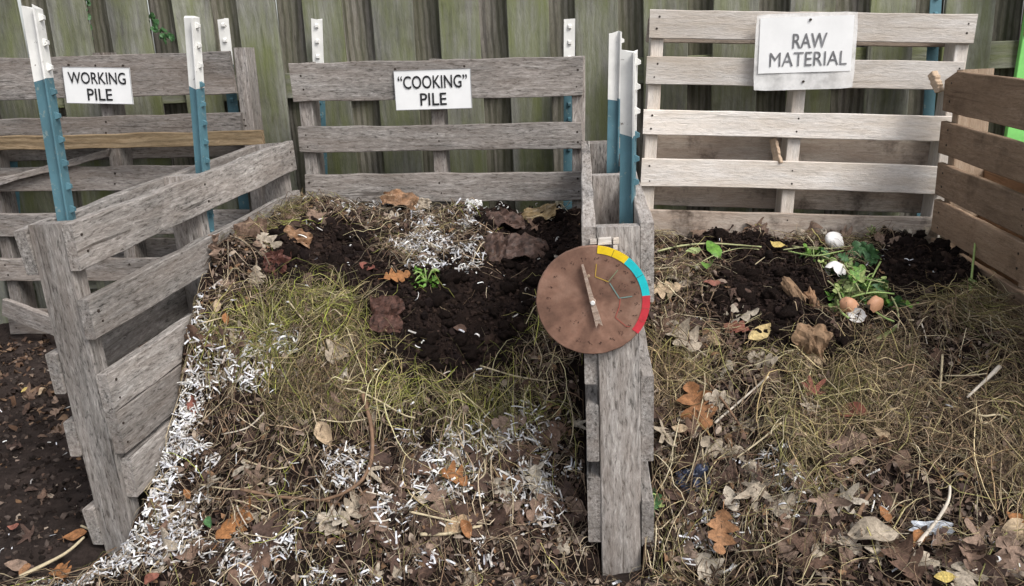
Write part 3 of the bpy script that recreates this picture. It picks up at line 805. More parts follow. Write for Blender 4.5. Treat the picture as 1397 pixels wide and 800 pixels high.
class OM:                                        # leaf copies share mesh data, the material sits on the object
    pass
def leaf(px, py, kind, size, spin, mat, label, group=None, cat='leaf', var=None, tilt=(0, 0), lift=.006, name='fallen_leaf', pos=None):
    p = hit(px, py) if pos is None else pos
    nrm = normal(np.array([p[0]]), np.array([p[1]]), surf, .03)[0]
    n = Vector(nrm)*.75+Vector((0, -.25, .3)); n.normalize()
    lst = LEAF[kind]; me = lst[(var if var is not None else rnd.randrange(99)) % len(lst)]
    q = Vector((0, 0, 1)).rotation_difference(n).to_matrix().to_4x4()
    m4 = Matrix.Translation(Vector(p)+n*lift) @ q @ Matrix.Rotation(R(spin), 4, 'Z') @ Matrix.Rotation(R(tilt[0]), 4, 'X') @ Matrix.Rotation(R(tilt[1]), 4, 'Y') @ Matrix.Diagonal((size, size, size, 1))
    if len(me.materials) == 0: me.materials.append(M['leaf_brown'])
    o = link(name, me, None, m4=m4)
    o.material_slots[0].link = 'OBJECT'; o.material_slots[0].material = M[mat]
    return tag(o, label, cat, group)

# ------------------------------------------------------------------ what lies where on the heaps
Z_SOIL = [(425, 345, 92, 48), (490, 385, 62, 26), (622, 428, 122, 72), (605, 478, 104, 52), (545, 425, 52, 30), (730, 345, 75, 66), (700, 298, 60, 24), (1050, 400, 95, 78), (985, 330, 75, 22), (1255, 372, 100, 58), (1130, 480, 55, 28), (760, 300, 40, 30)]
Z_GRASS = [(420, 490, 135, 95), (350, 565, 70, 85), (640, 545, 110, 45), (750, 480, 45, 60), (440, 425, 45, 28), (590, 410, 35, 30), (350, 290, 55, 35),
           (1280, 600, 180, 110), (930, 525, 65, 38), (1130, 600, 110, 45), (1350, 460, 80, 70), (1000, 480, 30, 30), (1180, 500, 120, 30)]
Z_PAPER = [(275, 420, 38, 55), (255, 520, 32, 80), (235, 640, 55, 60), (190, 730, 90, 55), (120, 785, 70, 30), (600, 335, 62, 40), (600, 285, 110, 28), (480, 665, 80, 60), (640, 650, 110, 75), (420, 765, 150, 45), (720, 640, 70, 80), (560, 760, 120, 40),
           (885, 755, 22, 45), (1130, 690, 70, 40), (985, 735, 70, 45), (1340, 765, 60, 30), (1060, 640, 40, 30), (385, 470, 30, 18), (340, 500, 60, 40)]
Z_LEAF = [(320, 320, 70, 50), (300, 440, 45, 50), (530, 290, 80, 25), (930, 430, 85, 80), (940, 445, 60, 60), (960, 590, 90, 60), (1130, 720, 110, 80), (1000, 690, 90, 60), (620, 690, 150, 80), (300, 720, 80, 70), (760, 650, 50, 90), (1320, 760, 90, 40), (980, 300, 80, 20), (1150, 310, 120, 20)]
def zmask(Z, px, py):
    px = np.asarray(px, float); py = np.asarray(py, float); m = np.zeros(px.shape)
    jx = px+vnoise(px/22, py/22, 70)*34; jy = py+vnoise(px/22, py/22, 71)*26
    for cx, cy, rx, ry in Z:
        d = np.sqrt(((jx-cx)/rx)**2+((jy-cy)/ry)**2); m = np.maximum(m, np.clip((1.15-d)/.35, 0, 1))
    return m
def masks(X, Y, Z):
    px, py = to_px(X, Y, Z)
    out = (px < -60) | (px > PW+60) | (py > PH+60)
    s, g, p, l = (zmask(q, px, py) for q in (Z_SOIL, Z_GRASS, Z_PAPER, Z_LEAF))
    g = np.where(out, .6, g); p = np.where(out, .25*(X < .05), p); l = np.where(out, .5, l)
    return s, g, p, l
def sample(n, side, wfun):
    """n points on one heap, thinned by wfun(X,Y,Z)"""
    f, a, b_ = (cook_h, cx0, cx1) if side == 0 else (raw_h, rx0, rx1)
    XS, YS = [], []
    got = 0
    while got < n:
        k = n*4
        Y = 1.42+RG.random(k)*(2.94-1.42); X = a(Y)+.012+(b_(Y)-a(Y)-.024)*RG.random(k)
        Z = np.maximum(f(X, Y), ground_h(X, Y)); nz = normal(X, Y, f, .03)[:, 2]
        keep = (RG.random(k) < wfun(X, Y, Z)/np.maximum(nz, .45)*.6)
        X, Y = X[keep], Y[keep]; XS.append(X); YS.append(Y); got += len(X)
    return np.concatenate(XS)[:n], np.concatenate(YS)[:n], f, a, b_
def hf(f, X, Y): return np.maximum(f(X, Y), ground_h(X, Y))

def strands(name, side, n, wfun, cols, rad, length, lift, M_=8, curv=9., label='', steep=.5, mat='grass', cat='dry grass', cols2=None, c2b=.42):
    X0, Y0, f, a, b_ = sample(n, side, wfun)
    th = RG.random(n)*2*math.pi; th = th+2.2*vnoise(X0*6, Y0*6, 81)*3
    kap = RG.normal(0, curv, n); dk = RG.normal(0, curv*1.6, n)
    L = length[0]+(length[1]-length[0])*RG.random(n)**1.6
    s = np.linspace(-.5, .5, M_)[None, :]*L[:, None]
    ang = th[:, None]+kap[:, None]*s+dk[:, None]*s*s*3
    kink = np.where(RG.random(n) < .45, RG.normal(0, .9, n), 0)[:, None]; k0 = RG.uniform(-.35, .35, n)[:, None]*L[:, None]
    ang = ang+kink*(s > k0)
    ds = (L/(M_-1))[:, None]
    X = X0[:, None]+np.cumsum(np.cos(ang)*ds, 1)-np.cos(ang).mean(1, keepdims=True)*L[:, None]*.5
    Y = Y0[:, None]+np.cumsum(np.sin(ang)*ds, 1)-np.sin(ang).mean(1, keepdims=True)*L[:, None]*.5
    Y = np.clip(Y, 1.3, 2.94)
    X = np.clip(X, a(Y)+.006, b_(Y)-.006)
    l0 = lift[0]+(lift[1]-lift[0])*RG.random(n)
    sp = np.linspace(0, 1, M_)[None, :]
    arch = RG.normal(0, .014, n)[:, None]*np.sin(math.pi*sp)+RG.normal(0, .016, n)[:, None]*(sp-.5)
    Z = hf(f, X, Y)*.6+hf(f, X0, Y0)[:, None]*.4+0
    Zs = hf(f, X, Y)
    Z = np.maximum(.35*Z+.65*Zs, Zs-.004)+l0[:, None]+arch
    P = np.stack([X, Y, Z], -1)
    T = np.gradient(P, axis=1); T /= np.linalg.norm(T, axis=2, keepdims=True)+1e-9
    side_ = np.cross(T, np.array([0, 0, 1.0])); side_ /= np.linalg.norm(side_, axis=2, keepdims=True)+1e-9
    up = np.cross(side_, T)
    rd = (rad[0]+(rad[1]-rad[0])*RG.random(n)**2)[:, None, None]
    tp = (1-.65*np.abs(np.linspace(-.6, 1, M_)))[None, :, None]
    rings = []
    for kk in range(3):
        aa = 2*math.pi*kk/3
        rings.append(P+(side_*math.cos(aa)+up*math.sin(aa)*.7)*rd*tp)
    V = np.stack(rings, 2).reshape(-1, 3)                     # n,M,3
    base = (np.arange(n)[:, None, None]*M_+np.arange(M_-1)[None, :, None])*3
    kk = np.arange(3)[None, None, :]
    q = np.stack([base+kk, base+(kk+1) % 3, base+3+(kk+1) % 3, base+3+kk], -1).reshape(-1, 4)
    C = np.array(cols); ci = RG.integers(0, len(C), n); br = .30+1.45*RG.random(n)**1.25
    cbase = C[ci]
    if cols2 is not None:
        C2 = np.array(cols2); pick = RG.random(n) < np.clip(vnoise(X0*5, Y0*5, 77)*2.6+vnoise(X0*13, Y0*13, 78)*1.4+c2b, .04, .96)
        cbase = np.where(pick[:, None], C2[RG.integers(0, len(C2), n)], cbase)
    col = np.repeat((cbase*br[:, None]), M_*3, 0)
    o = link(name, mesh_np(name, V, q, col, smooth=True), M[mat])
    return tag(o, label, cat, kind='stuff')

GREEN = [(.30, .26, .10), (.36, .32, .12), (.23, .22, .08), (.42, .36, .19), (.33, .26, .14), (.18, .17, .07), (.30, .31, .075), (.46, .40, .24), (.36, .36, .09), (.27, .30, .06)]
DRY = [(.34, .26, .14), (.42, .34, .20), (.27, .20, .10), (.22, .15, .085), (.38, .31, .17), (.30, .25, .11), (.24, .22, .09)]
BRN = [(.12, .075, .048), (.16, .105, .068), (.09, .055, .037), (.21, .15, .10), (.26, .19, .13)]
def wG(X, Y, Z):
    s, g, p, l = masks(X, Y, Z); return np.clip(g*(1-.95*s)+.04*(1-s), 0, 1)*np.clip(vnoise(X*8, Y*8, 90)*3.2+vnoise(X*24, Y*24, 91)*1.8+.36, .015, 1)
def wB(X, Y, Z):
    s, g, p, l = masks(X, Y, Z); return np.clip(.75-.74*s-.2*g, .005, 1)
TAN = [(.30, .22, .13), (.22, .15, .095), (.36, .27, .17), (.17, .115, .075), (.42, .33, .21), (.13, .09, .06)]
strands('dry_grass', 0, 3700, wG, GREEN, (.0004, .0011), (.04, .22), (-.002, .024), 9, 11, label='fine tangled yellow-green dry grass on the cooking pile', cols2=TAN, c2b=.16)
strands('grass_blades', 0, 800, wG, GREEN+[(.52, .47, .28)], (.0009, .0021), (.07, .26), (.004, .036), 9, 6, label='longer coarse yellow grass blades over the fine grass of the cooking pile', cols2=DRY, c2b=.12)
strands('dry_grass', 1, 4700, wG, DRY+GREEN[:3], (.0004, .0011), (.05, .26), (-.002, .026), 9, 9, label='fine tangled straw-coloured dry grass on the raw material heap', cols2=TAN)
strands('grass_blades', 1, 1150, wG, DRY+GREEN[:4]+[(.50, .45, .28)], (.0009, .0022), (.08, .32), (.004, .040), 9, 4.5, label='longer coarse straw blades over the fine grass of the raw material heap', cols2=TAN+DRY)
strands('dry_stems', 0, 4200, wB, BRN+[(.36, .29, .20), (.44, .37, .27), (.30, .22, .15), (.40, .33, .22)], (.0006, .0022), (.03, .17), (.0, .028), 7, 8, label='thin brown stems and rootlets scattered over the cooking pile', cat='stems')
strands('dry_stems', 1, 4200, wB, BRN+[(.36, .30, .20), (.44, .38, .26), (.30, .23, .15), (.38, .32, .18)], (.0006, .0022), (.03, .18), (.0, .028), 7, 8, label='thin brown stems and rootlets scattered over the raw material heap', cat='stems')

def ribbons(name, side, n, wfun, cols, wd, length, lift, label, cat, mat, K=4, bend=1.2, up=.5, crease=0.):
    X0, Y0, f, a, b_ = sample(n, side, wfun)
    nr = normal(X0, Y0, f, .02)
    d = RG.normal(0, 1, (n, 3)); d[:, 2] *= up
    nn = nr+RG.normal(0, .45, (n, 3)); nn /= np.linalg.norm(nn, axis=1, keepdims=True)
    d -= nn*(d*nn).sum(1, keepdims=True)*(1-.3*RG.random((n, 1))); d /= np.linalg.norm(d, axis=1, keepdims=True)
    L = length[0]+(length[1]-length[0])*RG.random(n)**1.5; W_ = wd[0]+(wd[1]-wd[0])*RG.random(n)
    bn = RG.normal(0, bend, n)
    sv = np.cross(nn, d)
    P0 = np.stack([X0, Y0, hf(f, X0, Y0)], 1)+nr*(lift[0]+(lift[1]-lift[0])*RG.random((n, 1)))
    V = np.zeros((n, K+1, 2, 3)); p = P0-d*L[:, None]*.5
    wprof = np.ones(K+1) if not crease else np.sin(np.pi*(np.linspace(.08, .97, K+1)))**.7
    for i in range(K+1):
        an = bn*(i/K-.5)
        di = d*np.cos(an)[:, None]+nn*np.sin(an)[:, None]
        wj = W_*wprof[i]*(RG.uniform(.6, 1.2, n) if crease else 1)
        cr = nn*(crease*W_*RG.normal(0, 1, n))[:, None]
        V[:, i, 0] = p-sv*wj[:, None]/2+cr; V[:, i, 1] = p+sv*wj[:, None]/2-cr*.5
        p = p+di*(L/K)[:, None]
    V[..., 0] = np.clip(V[..., 0], a(V[..., 1])+.004, b_(V[..., 1])-.004)
    V = V.reshape(-1, 3)
    base = np.arange(n)[:, None]*(K+1)*2+np.arange(K)[None, :]*2
    q = np.stack([base, base+1, base+3, base+2], -1).reshape(-1, 4)
    C = np.array(cols); col = np.repeat(C[RG.integers(0, len(C), n)]*RG.uniform(.7, 1.15, n)[:, None], (K+1)*2, 0)
    o = link(name, mesh_np(name, V, q, col, smooth=bool(crease)), M[mat])
    return tag(o, label, cat, kind='stuff')
def wP(X, Y, Z):
    s, g, p, l = masks(X, Y, Z); cl = np.clip(vnoise(X*13, Y*13, 95)*3.2+vnoise(X*37, Y*37, 96)*2.2+.28, .03, 1)
    return np.clip(p*cl*(1-.6*s)+.006, 0, 1)
def wF(X, Y, Z):
    s, g, p, l = masks(X, Y, Z); return np.clip(.6+.45*l-.75*s-.08*g, .006, 1)
PAP = [(.80, .80, .80), (.72, .73, .77), (.76, .75, .72), (.52, .49, .46), (.68, .68, .73), (.40, .35, .31), (.58, .56, .55)]
ribbons('shredded_paper', 0, 5400, wP, PAP, (.0017, .0050), (.007, .040), (-.002, .020), 'white shredded paper strips strewn over the cooking pile', 'shredded paper', 'shred', 5, 2.0, .7)
ribbons('shredded_paper', 1, 520, wP, PAP, (.0014, .0042), (.007, .036), (-.002, .016), 'sparse white shredded paper strips on the raw material heap', 'shredded paper', 'shred', 5, 2.0, .7)
Z_BAND = [(268, 430, 20, 45), (252, 520, 20, 65), (232, 620, 32, 45), (190, 742, 75, 40), (222, 690, 45, 35)]
def wBand(X, Y, Z):
    px, py = to_px(X, Y, Z); return zmask(Z_BAND, px, py)*np.clip(vnoise(X*18, Y*18, 97)*2+.75, .1, 1)+1e-4
ribbons('shredded_paper', 0, 760, wBand, PAP[:5], (.0020, .0055), (.009, .036), (.002, .026), 'dense white band of shredded paper along the left pallet divider', 'shredded paper', 'shred', 5, 1.8, .7)
FR = [(.085, .054, .042), (.12, .08, .06), (.18, .13, .10), (.055, .037, .03), (.24, .18, .145), (.11, .068, .05), (.22, .13, .075), (.33, .265, .21), (.07, .047, .04)]
ribbons('leaf_litter', 0, 8200, wF, FR, (.003, .018), (.006, .034), (-.003, .010), 'brown crumbled leaf litter covering the cooking pile', 'leaf litter', 'frag', 3, 1.4, .8, .22)
ribbons('leaf_litter', 1, 9000, wF, FR, (.003, .018), (.006, .036), (-.003, .010), 'brown crumbled leaf litter covering the raw material heap', 'leaf litter', 'frag', 3, 1.4, .8, .22)

# soil crumbs
bmi = bmesh.new(); bmesh.ops.create_icosphere(bmi, subdivisions=1, radius=1); bmi.verts.ensure_lookup_table()
ICO_V = np.array([v.co[:] for v in bmi.verts]); ICO_F = np.array([[v.index for v in f_.verts] for f_ in bmi.faces]); bmi.free()
def crumbs(name, P, rr, cols, label, cat='soil'):
    n = len(P); nv = len(ICO_V)
    sc = RG.uniform(.65, 1.25, (n, 1, 3)); V = ICO_V[None]*(1+RG.normal(0, .26, (n, nv, 1)))*sc*rr[:, None, None]
    A = RG.random(n)*2*math.pi; ca, sa = np.cos(A)[:, None], np.sin(A)[:, None]
    V = np.stack([V[..., 0]*ca-V[..., 1]*sa, V[..., 0]*sa+V[..., 1]*ca, V[..., 2]], -1)+P[:, None]
    F = (ICO_F[None]+np.arange(n)[:, None, None]*nv).reshape(-1, 3)
    C = np.array(cols); col = np.repeat(C[RG.integers(0, len(C), n)]*RG.uniform(.6, 1.3, n)[:, None], nv, 0)
    return tag(link(name, mesh_np(name, V.reshape(-1, 3), F, col, smooth=False), M['crumb']), label, cat, kind='stuff')
def wS(X, Y, Z):
    s, g, p, l = masks(X, Y, Z); return np.clip(s+.05, 0, 1)
SO = [(.016, .0105, .0095), (.022, .014, .012), (.030, .019, .0155), (.012, .008, .0075), (.034, .022, .017)]
for side, n, lb in ((0, 11000, 'crumbly dark soil dumped in patches on the cooking pile'), (1, 9500, 'crumbly dark soil dumped in patches on the raw material heap')):
    X, Y, f, a, b_ = sample(n, side, wS)
    rr = .0014+.0065*RG.random(n)**3.0; big = RG.random(n) < .010; rr = np.where(big, rr+RG.uniform(.005, .014, n), rr)
    P = np.stack([X, Y, hf(f, X, Y)+rr*.3+RG.random(n)*.004], 1)
    P[:, 0] = np.clip(P[:, 0], a(P[:, 1])+rr+.003, b_(P[:, 1])-rr-.003)
    crumbs('soil_crumbs', P, rr, SO, lb)
# loose soil on the ground of the working bin
n = 5200
Y = 1.5+1.45*RG.random(n); X = -2.5+(WL(Y)-.16+2.5)*RG.random(n)
rr = .002+.009*RG.random(n)**3
crumbs('soil_crumbs', np.stack([X, Y, ground_h(X, Y)+rr*.3], 1), rr, [(.03, .022, .019), (.05, .038, .033), (.02, .015, .013), (.075, .058, .05)], 'loose dark soil crumbs on the ground beside the front post')

# ground litter left of the divider
def ground_ribbons(n, cols, wd, length, label, cat, name, mat, yr=(1.5, 2.95), xr=None, crease=.2, K=3):
    global sample
    old = sample
    def s2(nn, side, wf):
        Yv = yr[0]+(yr[1]-yr[0])*RG.random(nn); lim = WL(Yv)-.17 if xr is None else np.full(nn, xr[1]); lo = -2.4 if xr is None else xr[0]
        Xv = lo+(lim-lo)*RG.random(nn)
        return Xv, Yv, ground_h, (lambda y: np.full_like(y, -3.0)), (lambda y: (WL(y)-.155 if xr is None else np.full_like(y, 0)))
    sample = s2
    o = ribbons(name, 0, n, None, cols, wd, length, (0, .008), label, cat, mat, K, 1.2, .6, crease)
    sample = old; return o
ground_ribbons(900, FR, (.004, .016), (.008, .03), 'small brown leaf bits on the dark ground beside the divider', 'leaf litter', 'leaf_litter', 'frag')
ground_ribbons(420, [(.12, .07, .045), (.17, .105, .065), (.09, .055, .04), (.20, .13, .085)], (.012, .03), (.02, .055), 'drift of rust-brown leaf litter at the foot of the working pallet', 'leaf litter', 'leaf_litter', 'frag', (2.35, 2.98), (-2.35, -1.3), .25)
ground_ribbons(130, PAP, (.0024, .0045), (.010, .03), 'few white paper scraps on the dark ground', 'shredded paper', 'shredded_paper', 'shred', crease=0)

# ------------------------------------------------------------------ single leaves one can pick out
SPECIAL = [  # px, py, kind, size, spin, material, variant, label
    (538, 386, 'oak', .62, -60, 'leaf_orange', 2, 'bright orange oak leaf on dark soil beside the green weed'),
    (505, 372, 'oval', .75, 60, 'leaf_red', 1, 'reddish brown leaf tucked behind the bright orange oak leaf'),
    (322, 722, 'oak', .95, -25, 'leaf_orange', 3, 'orange-brown lobed leaf on the litter near the foot of the left divider'),
    (622, 660, 'oak', .62, 70, 'leaf_orange', 5, 'curled orange leaf among shredded paper below the grass'),
    (622, 722, 'oval', 1.0, -50, 'leaf_tan', 0, 'pale tan leaf lying on a bright orange one among shredded paper'),
    (636, 728, 'oval', .6, 30, 'leaf_orange', 4, 'small bright orange leaf half under the pale tan leaf'),
    (445, 600, 'oval', .95, 35, 'leaf_tan', 2, 'olive-tan oval leaf in the yellow grass left of the curved twig'),
    (575, 688, 'oval', .62, -75, 'leaf_pale', 3, 'pale folded leaf beside white paper under the curved twig'),
    (775, 672, 'maple', .85, 120, 'leaf_dark', 1, 'grey-brown curled leaf beside the board ends of the centre divider'),
    (700, 580, 'oak', .75, 110, 'leaf_brown', 4, 'brown curled oak leaf near the shadowed board ends'),
    (955, 568, 'oak', 1.05, 12, 'leaf_orange', 6, 'large glossy rust-brown lobed leaf on the raw material beside centre divider'),
    (930, 590, 'oval', .5, 80, 'leaf_tan', 5, 'small tan rounded leaf under the large glossy rust-brown leaf'),
    (1005, 622, 'maple', .66, 200, 'leaf_pale', 2, 'pale ragged leaf below the crossing twigs'),
    (985, 722, 'oak', .78, 165, 'leaf_orange', 7, 'orange deeply lobed oak leaf low on the raw material heap'),
    (1035, 468, 'oval', 1.0, -55, 'leaf_yellow', 1, 'pale yellow pointed leaf at the edge of the dark soil'),
    (1010, 456, 'oak', .55, 60, 'leaf_red', 1, 'reddish tan lobed leaf touching the pale yellow leaf'),
    (972, 394, 'oval', .62, 92, 'leaf_red', 3, 'smooth dusty red leaf on dark soil below the green leaves'),
    (935, 470, 'oak', .95, 40, 'leaf_pale', 0, 'pale grey-brown oak leaf beside the red rim of the dial'),
    (905, 455, 'oak', .8, -30, 'leaf_brown', 8, 'brown oak leaf right under the red rim of the dial'),
    (975, 470, 'oak', .6, 190, 'leaf_tan', 4, 'tan lobed leaf between the grey-brown leaf and the yellow leaf'),
    (938, 500, 'maple', .42, 10, 'leaf_pale', 4, 'small pale grey leaf above the grass at the centre divider'),
    (912, 400, 'oak', .7, 100, 'leaf_tan', 3, 'curled tan leaf beside the turquoise rim of the dial'),
    (1105, 540, 'maple', .66, 20, 'leaf_red', 5, 'crinkled pinkish leaf on the grass under the brown paper'),
    (1100, 560, 'maple', .6, 160, 'leaf_pale', 3, 'greyish leaf right below the crinkled pinkish leaf'),
    (1165, 570, 'oval', 1.0, 75, 'leaf_red', 6, 'dark reddish folded leaf in the straw grass'),
    (1125, 690, 'maple', .9, 200, 'leaf_brown', 0, 'large brown leaf standing over shredded paper on the raw material'),
    (1110, 770, 'maple', 1.05, 30, 'leaf_brown', 2, 'large crumpled brown leaf at the foot of the raw material heap'),
    (1195, 735, 'oval', 1.25, 85, 'leaf_pale', 4, 'broad grey-tan rounded leaf beside the orange fragment'),
    (1207, 708, 'oval', .5, 20, 'leaf_orange', 0, 'small orange leaf fragment above the broad grey-tan leaf'),
    (1235, 775, 'oak', .85, 20, 'leaf_brown', 5, 'pinkish brown pointed leaf beside the pale stick'),
    (1250, 742, 'oval', .6, -35, 'leaf_orange', 2, 'rust-orange folded leaf under the grey plastic scrap'),
    (1283, 795, 'oval', .5, 90, 'leaf_yellow', 3, 'bright yellow leaf at the foot of the raw material heap'),
    (1385, 735, 'oval', 1.1, 130, 'leaf_tan', 6, 'long tan leaf below the rust leaf on the straw'),
    (1390, 715, 'oval', .55, 60, 'leaf_orange', 5, 'rust-coloured leaf lying on the straw above the long tan leaf'),
    (1000, 690, 'oval', .8, 10, 'leaf_pale', 1, 'narrow pale curled leaf beside the blue plastic scrap'),
    (300, 425, 'oval', .5, 10, 'leaf_tan', 1, 'small pointed tan leaf among the shredded paper against the divider'),
    (312, 440, 'oval', .45, -160, 'leaf_orange', 6, 'small orange-tan leaf just below the pointed tan leaf'),
    (268, 558, 'oval', .62, 20, 'leaf_red', 2, 'dark reddish oval leaf on white shredded paper against the divider'),
    (262, 680, 'oval', .4, 40, 'leaf_orange', 1, 'small round orange leaf on white shredded paper'),
    (215, 792, 'oval', .5, 120, 'leaf_red', 4, 'reddish leaf low in the shredded paper beyond the front post'),
    (25, 726, 'oval', .42, 90, 'leaf_red', 5, 'round red leaf on the dark ground'),
    (38, 540, 'oval', .3, 150, 'leaf_yellow', 0, 'small yellow triangular leaf on the dark ground'),
    (60, 541, 'oval', .48, -30, 'leaf_tan', 4, 'pale tan leaf on the rust-brown leaf drift'),
    (30, 780, 'oval', .7, 95, 'leaf_brown', 3, 'olive-brown leaf flat on the dark ground'),
    (102, 740, 'oval', .7, -60, 'leaf_orange', 3, 'orange-brown curled leaf beside the foot of the front post'),
    (38, 790, 'oval', .55, 10, 'leaf_orange', 6, 'orange upright leaf at the end of the long stick'),
    (85, 792, 'oak', .55, 40, 'leaf_orange', 0, 'broken orange leaf beside the paper heap on the ground'),
    (401, 270, 'oval', .35, 60, 'leaf_green', 1, 'small bright green leaf in the back corner of the cooking pile'),
    (292, 722, 'oval', .45, 30, 'leaf_deep_green', 2, 'small green leaf beside the orange-brown lobed leaf'),
    (640, 245, 'oak', .5, 20, 'leaf_orange', 8, 'orange-brown leaf caught on the grey board at the back of the cooking pile'),
    (1205, 600, 'oval', .6, 30, 'leaf_tan', 0, 'rust-tipped tan leaf standing in the straw grass'),
    (1060, 345, 'oval', .6, 80, 'leaf_yellow', 5, 'withered yellow leaf above the dark soil in the raw material'),
    (945, 353, 'oval', .62, 100, 'leaf_pale_green', 3, 'pale yellowish green leaf left of the fresh green leaves'),
    (974, 352, 'oval', 1.0, 25, 'leaf_green', 0, 'broad fresh green leaf on the pale stem'),
    (968, 374, 'oval', .85, 165, 'leaf_green', 2, 'fresh green leaf hanging below the pale stem'),
    (952, 374, 'oval', .32, 150, 'leaf_pale', 6, 'tiny pale leaf below the fresh green leaves'),
]
for px, py, kd, sz, sp, mt, vr, lb in SPECIAL:
    leaf(px, py, kd, sz, sp, mt, lb, var=vr, tilt=(rnd.uniform(-12, 12), rnd.uniform(-12, 12)), lift=.03 if 'green' in mt or 'yellow' in mt else .02)
# many alike dead leaves, each told apart by what lies next to it
LM_PX = [('orange oak leaf', 538, 386), ('green weed', 582, 388), ('curving twig', 508, 620), ('pale tan leaf', 622, 722), ('front post', 190, 720), ('white paper tuft', 390, 468),
         ('dark red leaf', 377, 362), ('draped limp leaves', 318, 330), ('crumpled orange leaf', 543, 281), ('large dark leaf mass', 715, 352), ('centre divider boards', 780, 600), ('foot of centre post', 790, 770),
         ('curled orange leaf', 622, 660), ('orange-brown lobed leaf', 322, 722), ('olive-tan oval leaf', 445, 600), ('red leaf on paper', 268, 558), ('pointed tan leaf', 300, 425), ('square red-brown leaf', 528, 438),
         ('straw stalk', 420, 760), ('yellowish wilted leaf', 738, 296), ('paper ball', 641, 264), ('dial', 850, 470),
         ('glossy rust leaf', 955, 568), ('blue plastic scrap', 950, 655), ('deeply lobed orange leaf', 985, 722), ('crossing twigs', 1010, 562), ('yellow pointed leaf', 1035, 468), ('dusty red leaf', 972, 394),
         ('fresh green leaves', 970, 362), ('pale grey oak leaf', 935, 470), ('brown paper curl', 1105, 470), ('eggshells', 1170, 440), ('upper white eggshell', 1139, 343), ('pinkish leaf', 1105, 540), ('large brown leaf', 1125, 690),
         ('broad grey-tan leaf', 1195, 735), ('grey plastic scrap', 1272, 722), ('bright yellow leaf', 1283, 795), ('long tan leaf', 1385, 735), ('upright straw stub', 1284, 515), ('flared stalk end', 1345, 535), ('green stalk stub', 1325, 385),
         ('pale pallet', 1000, 300), ('crumpled brown leaf', 1110, 775), ('reddish folded leaf', 1165, 570)]
LM = [(nm_, hit(x_, y_)) for nm_, x_, y_ in LM_PX]
def near_words(p):
    d = sorted((float(np.hypot(q[0]-p[0], q[1]-p[1])), nm_) for nm_, q in LM if (q[0] < .05) == (p[0] < .05))
    return ('by the %s, ' % d[0][1] if d[0][0] < .07 else 'nearest the %s, ' % d[0][1])+'then the %s' % d[1][1]
spots = [(p[0], p[1]) for p in SPECIAL]
cnt = 0; tries = 0
while cnt < 262 and tries < 9000:
    tries += 1
    px, py = rnd.uniform(150, 1390), rnd.uniform(262, 798)
    if px < 410 and py < 262+(410-px)*1.35: continue
    if 790 < px < 900 and py > 300: continue
    lw = float(zmask(Z_LEAF, px, py)); sw = float(zmask(Z_SOIL, px, py)); gw = float(zmask(Z_GRASS, px, py))
    if rnd.random() > .15+.95*lw-.14*sw-.05*gw: continue
    if min((px-a)**2+(py-b_)**2 for a, b_ in spots) < 15**2: continue
    spots.append((px, py))
    p = hit(px, py)
    pile = 'the cooking pile' if p[0] < .05 else 'the raw material heap'
    kd = rnd.choice(['oak', 'oak', 'maple', 'oval']); mt = rnd.choice(['leaf_brown', 'leaf_brown', 'leaf_dark', 'leaf_dark', 'leaf_pale'])
    word = {'leaf_brown': 'dull brown', 'leaf_dark': 'dark brown', 'leaf_pale': 'faded grey-tan'}[mt]
    shp = {'oak': 'lobed', 'maple': 'broad', 'oval': 'narrow'}[kd]
    leaf(px, py, kd, rnd.uniform(.42, .85), rnd.uniform(0, 360), mt, '%s %s leaf %s' % (word, shp, near_words(p)), 'dead leaves on the heaps',
         tilt=(rnd.uniform(-30, 30), rnd.uniform(-30, 30)), lift=rnd.uniform(.003, .014), pos=p)
    cnt += 1
for i in range(34):
    Y = rnd.uniform(1.55, 2.9); X = rnd.uniform(-1.9, -1.30)
    if Y < 2.3 and rnd.random() < .55: Y = rnd.uniform(2.4, 2.9)
    gk_ = rnd.choice(['oak', 'oval', 'maple']); gm_ = rnd.choice(['leaf_brown', 'leaf_brown', 'leaf_dark'])
    leaf(0, 0, gk_, rnd.uniform(.35, .7), rnd.uniform(0, 360), gm_, '%s %s dead leaf on the %s ground of the working bin' % ({'leaf_brown': 'dull brown', 'leaf_dark': 'dark wet brown'}[gm_], {'oak': 'lobed', 'oval': 'narrow', 'maple': 'broad'}[gk_], 'littered far' if Y > 2.4 else 'bare near'), 'dead leaves on the ground',
         tilt=(rnd.uniform(-20, 20), rnd.uniform(-20, 20)), lift=.008, pos=np.array([X, Y, float(ground_h(X, Y))]))

# ------------------------------------------------------------------ twigs, stalks
def tube(name, pts, radii, sides=6, mat=None, label=None, cat=None, group=None, parent=None):
    P = np.array(pts, float); n = len(P); T = np.gradient(P, axis=0); T /= np.linalg.norm(T, axis=1, keepdims=True)
    V = []
    for i in range(n):
        s = np.cross(T[i], (0, 0, 1.)); 
        if np.linalg.norm(s) < .05: s = np.cross(T[i], (0, 1., 0))
        s /= np.linalg.norm(s); u = np.cross(s, T[i])
        for k in range(sides):
            a = 2*math.pi*k/sides; V.append(P[i]+(s*math.cos(a)+u*math.sin(a))*radii[i]*(1+.12*math.sin(3*k+i)))
    F = [(i*sides+k, i*sides+(k+1) % sides, (i+1)*sides+(k+1) % sides, (i+1)*sides+k) for i in range(n-1) for k in range(sides)]
    F.append(tuple(range(sides))[::-1]); F.append(tuple((n-1)*sides+k for k in range(sides)))
    c0 = np.array(pts[0]) if parent is None else np.zeros(3)
    me = mesh_py(name, [v-c0 for v in V], F, smooth=True)
    o = link(name, me, mat, parent, loc=tuple(c0) if parent is None else None)
    return tag(o, label, cat, group) if label else o
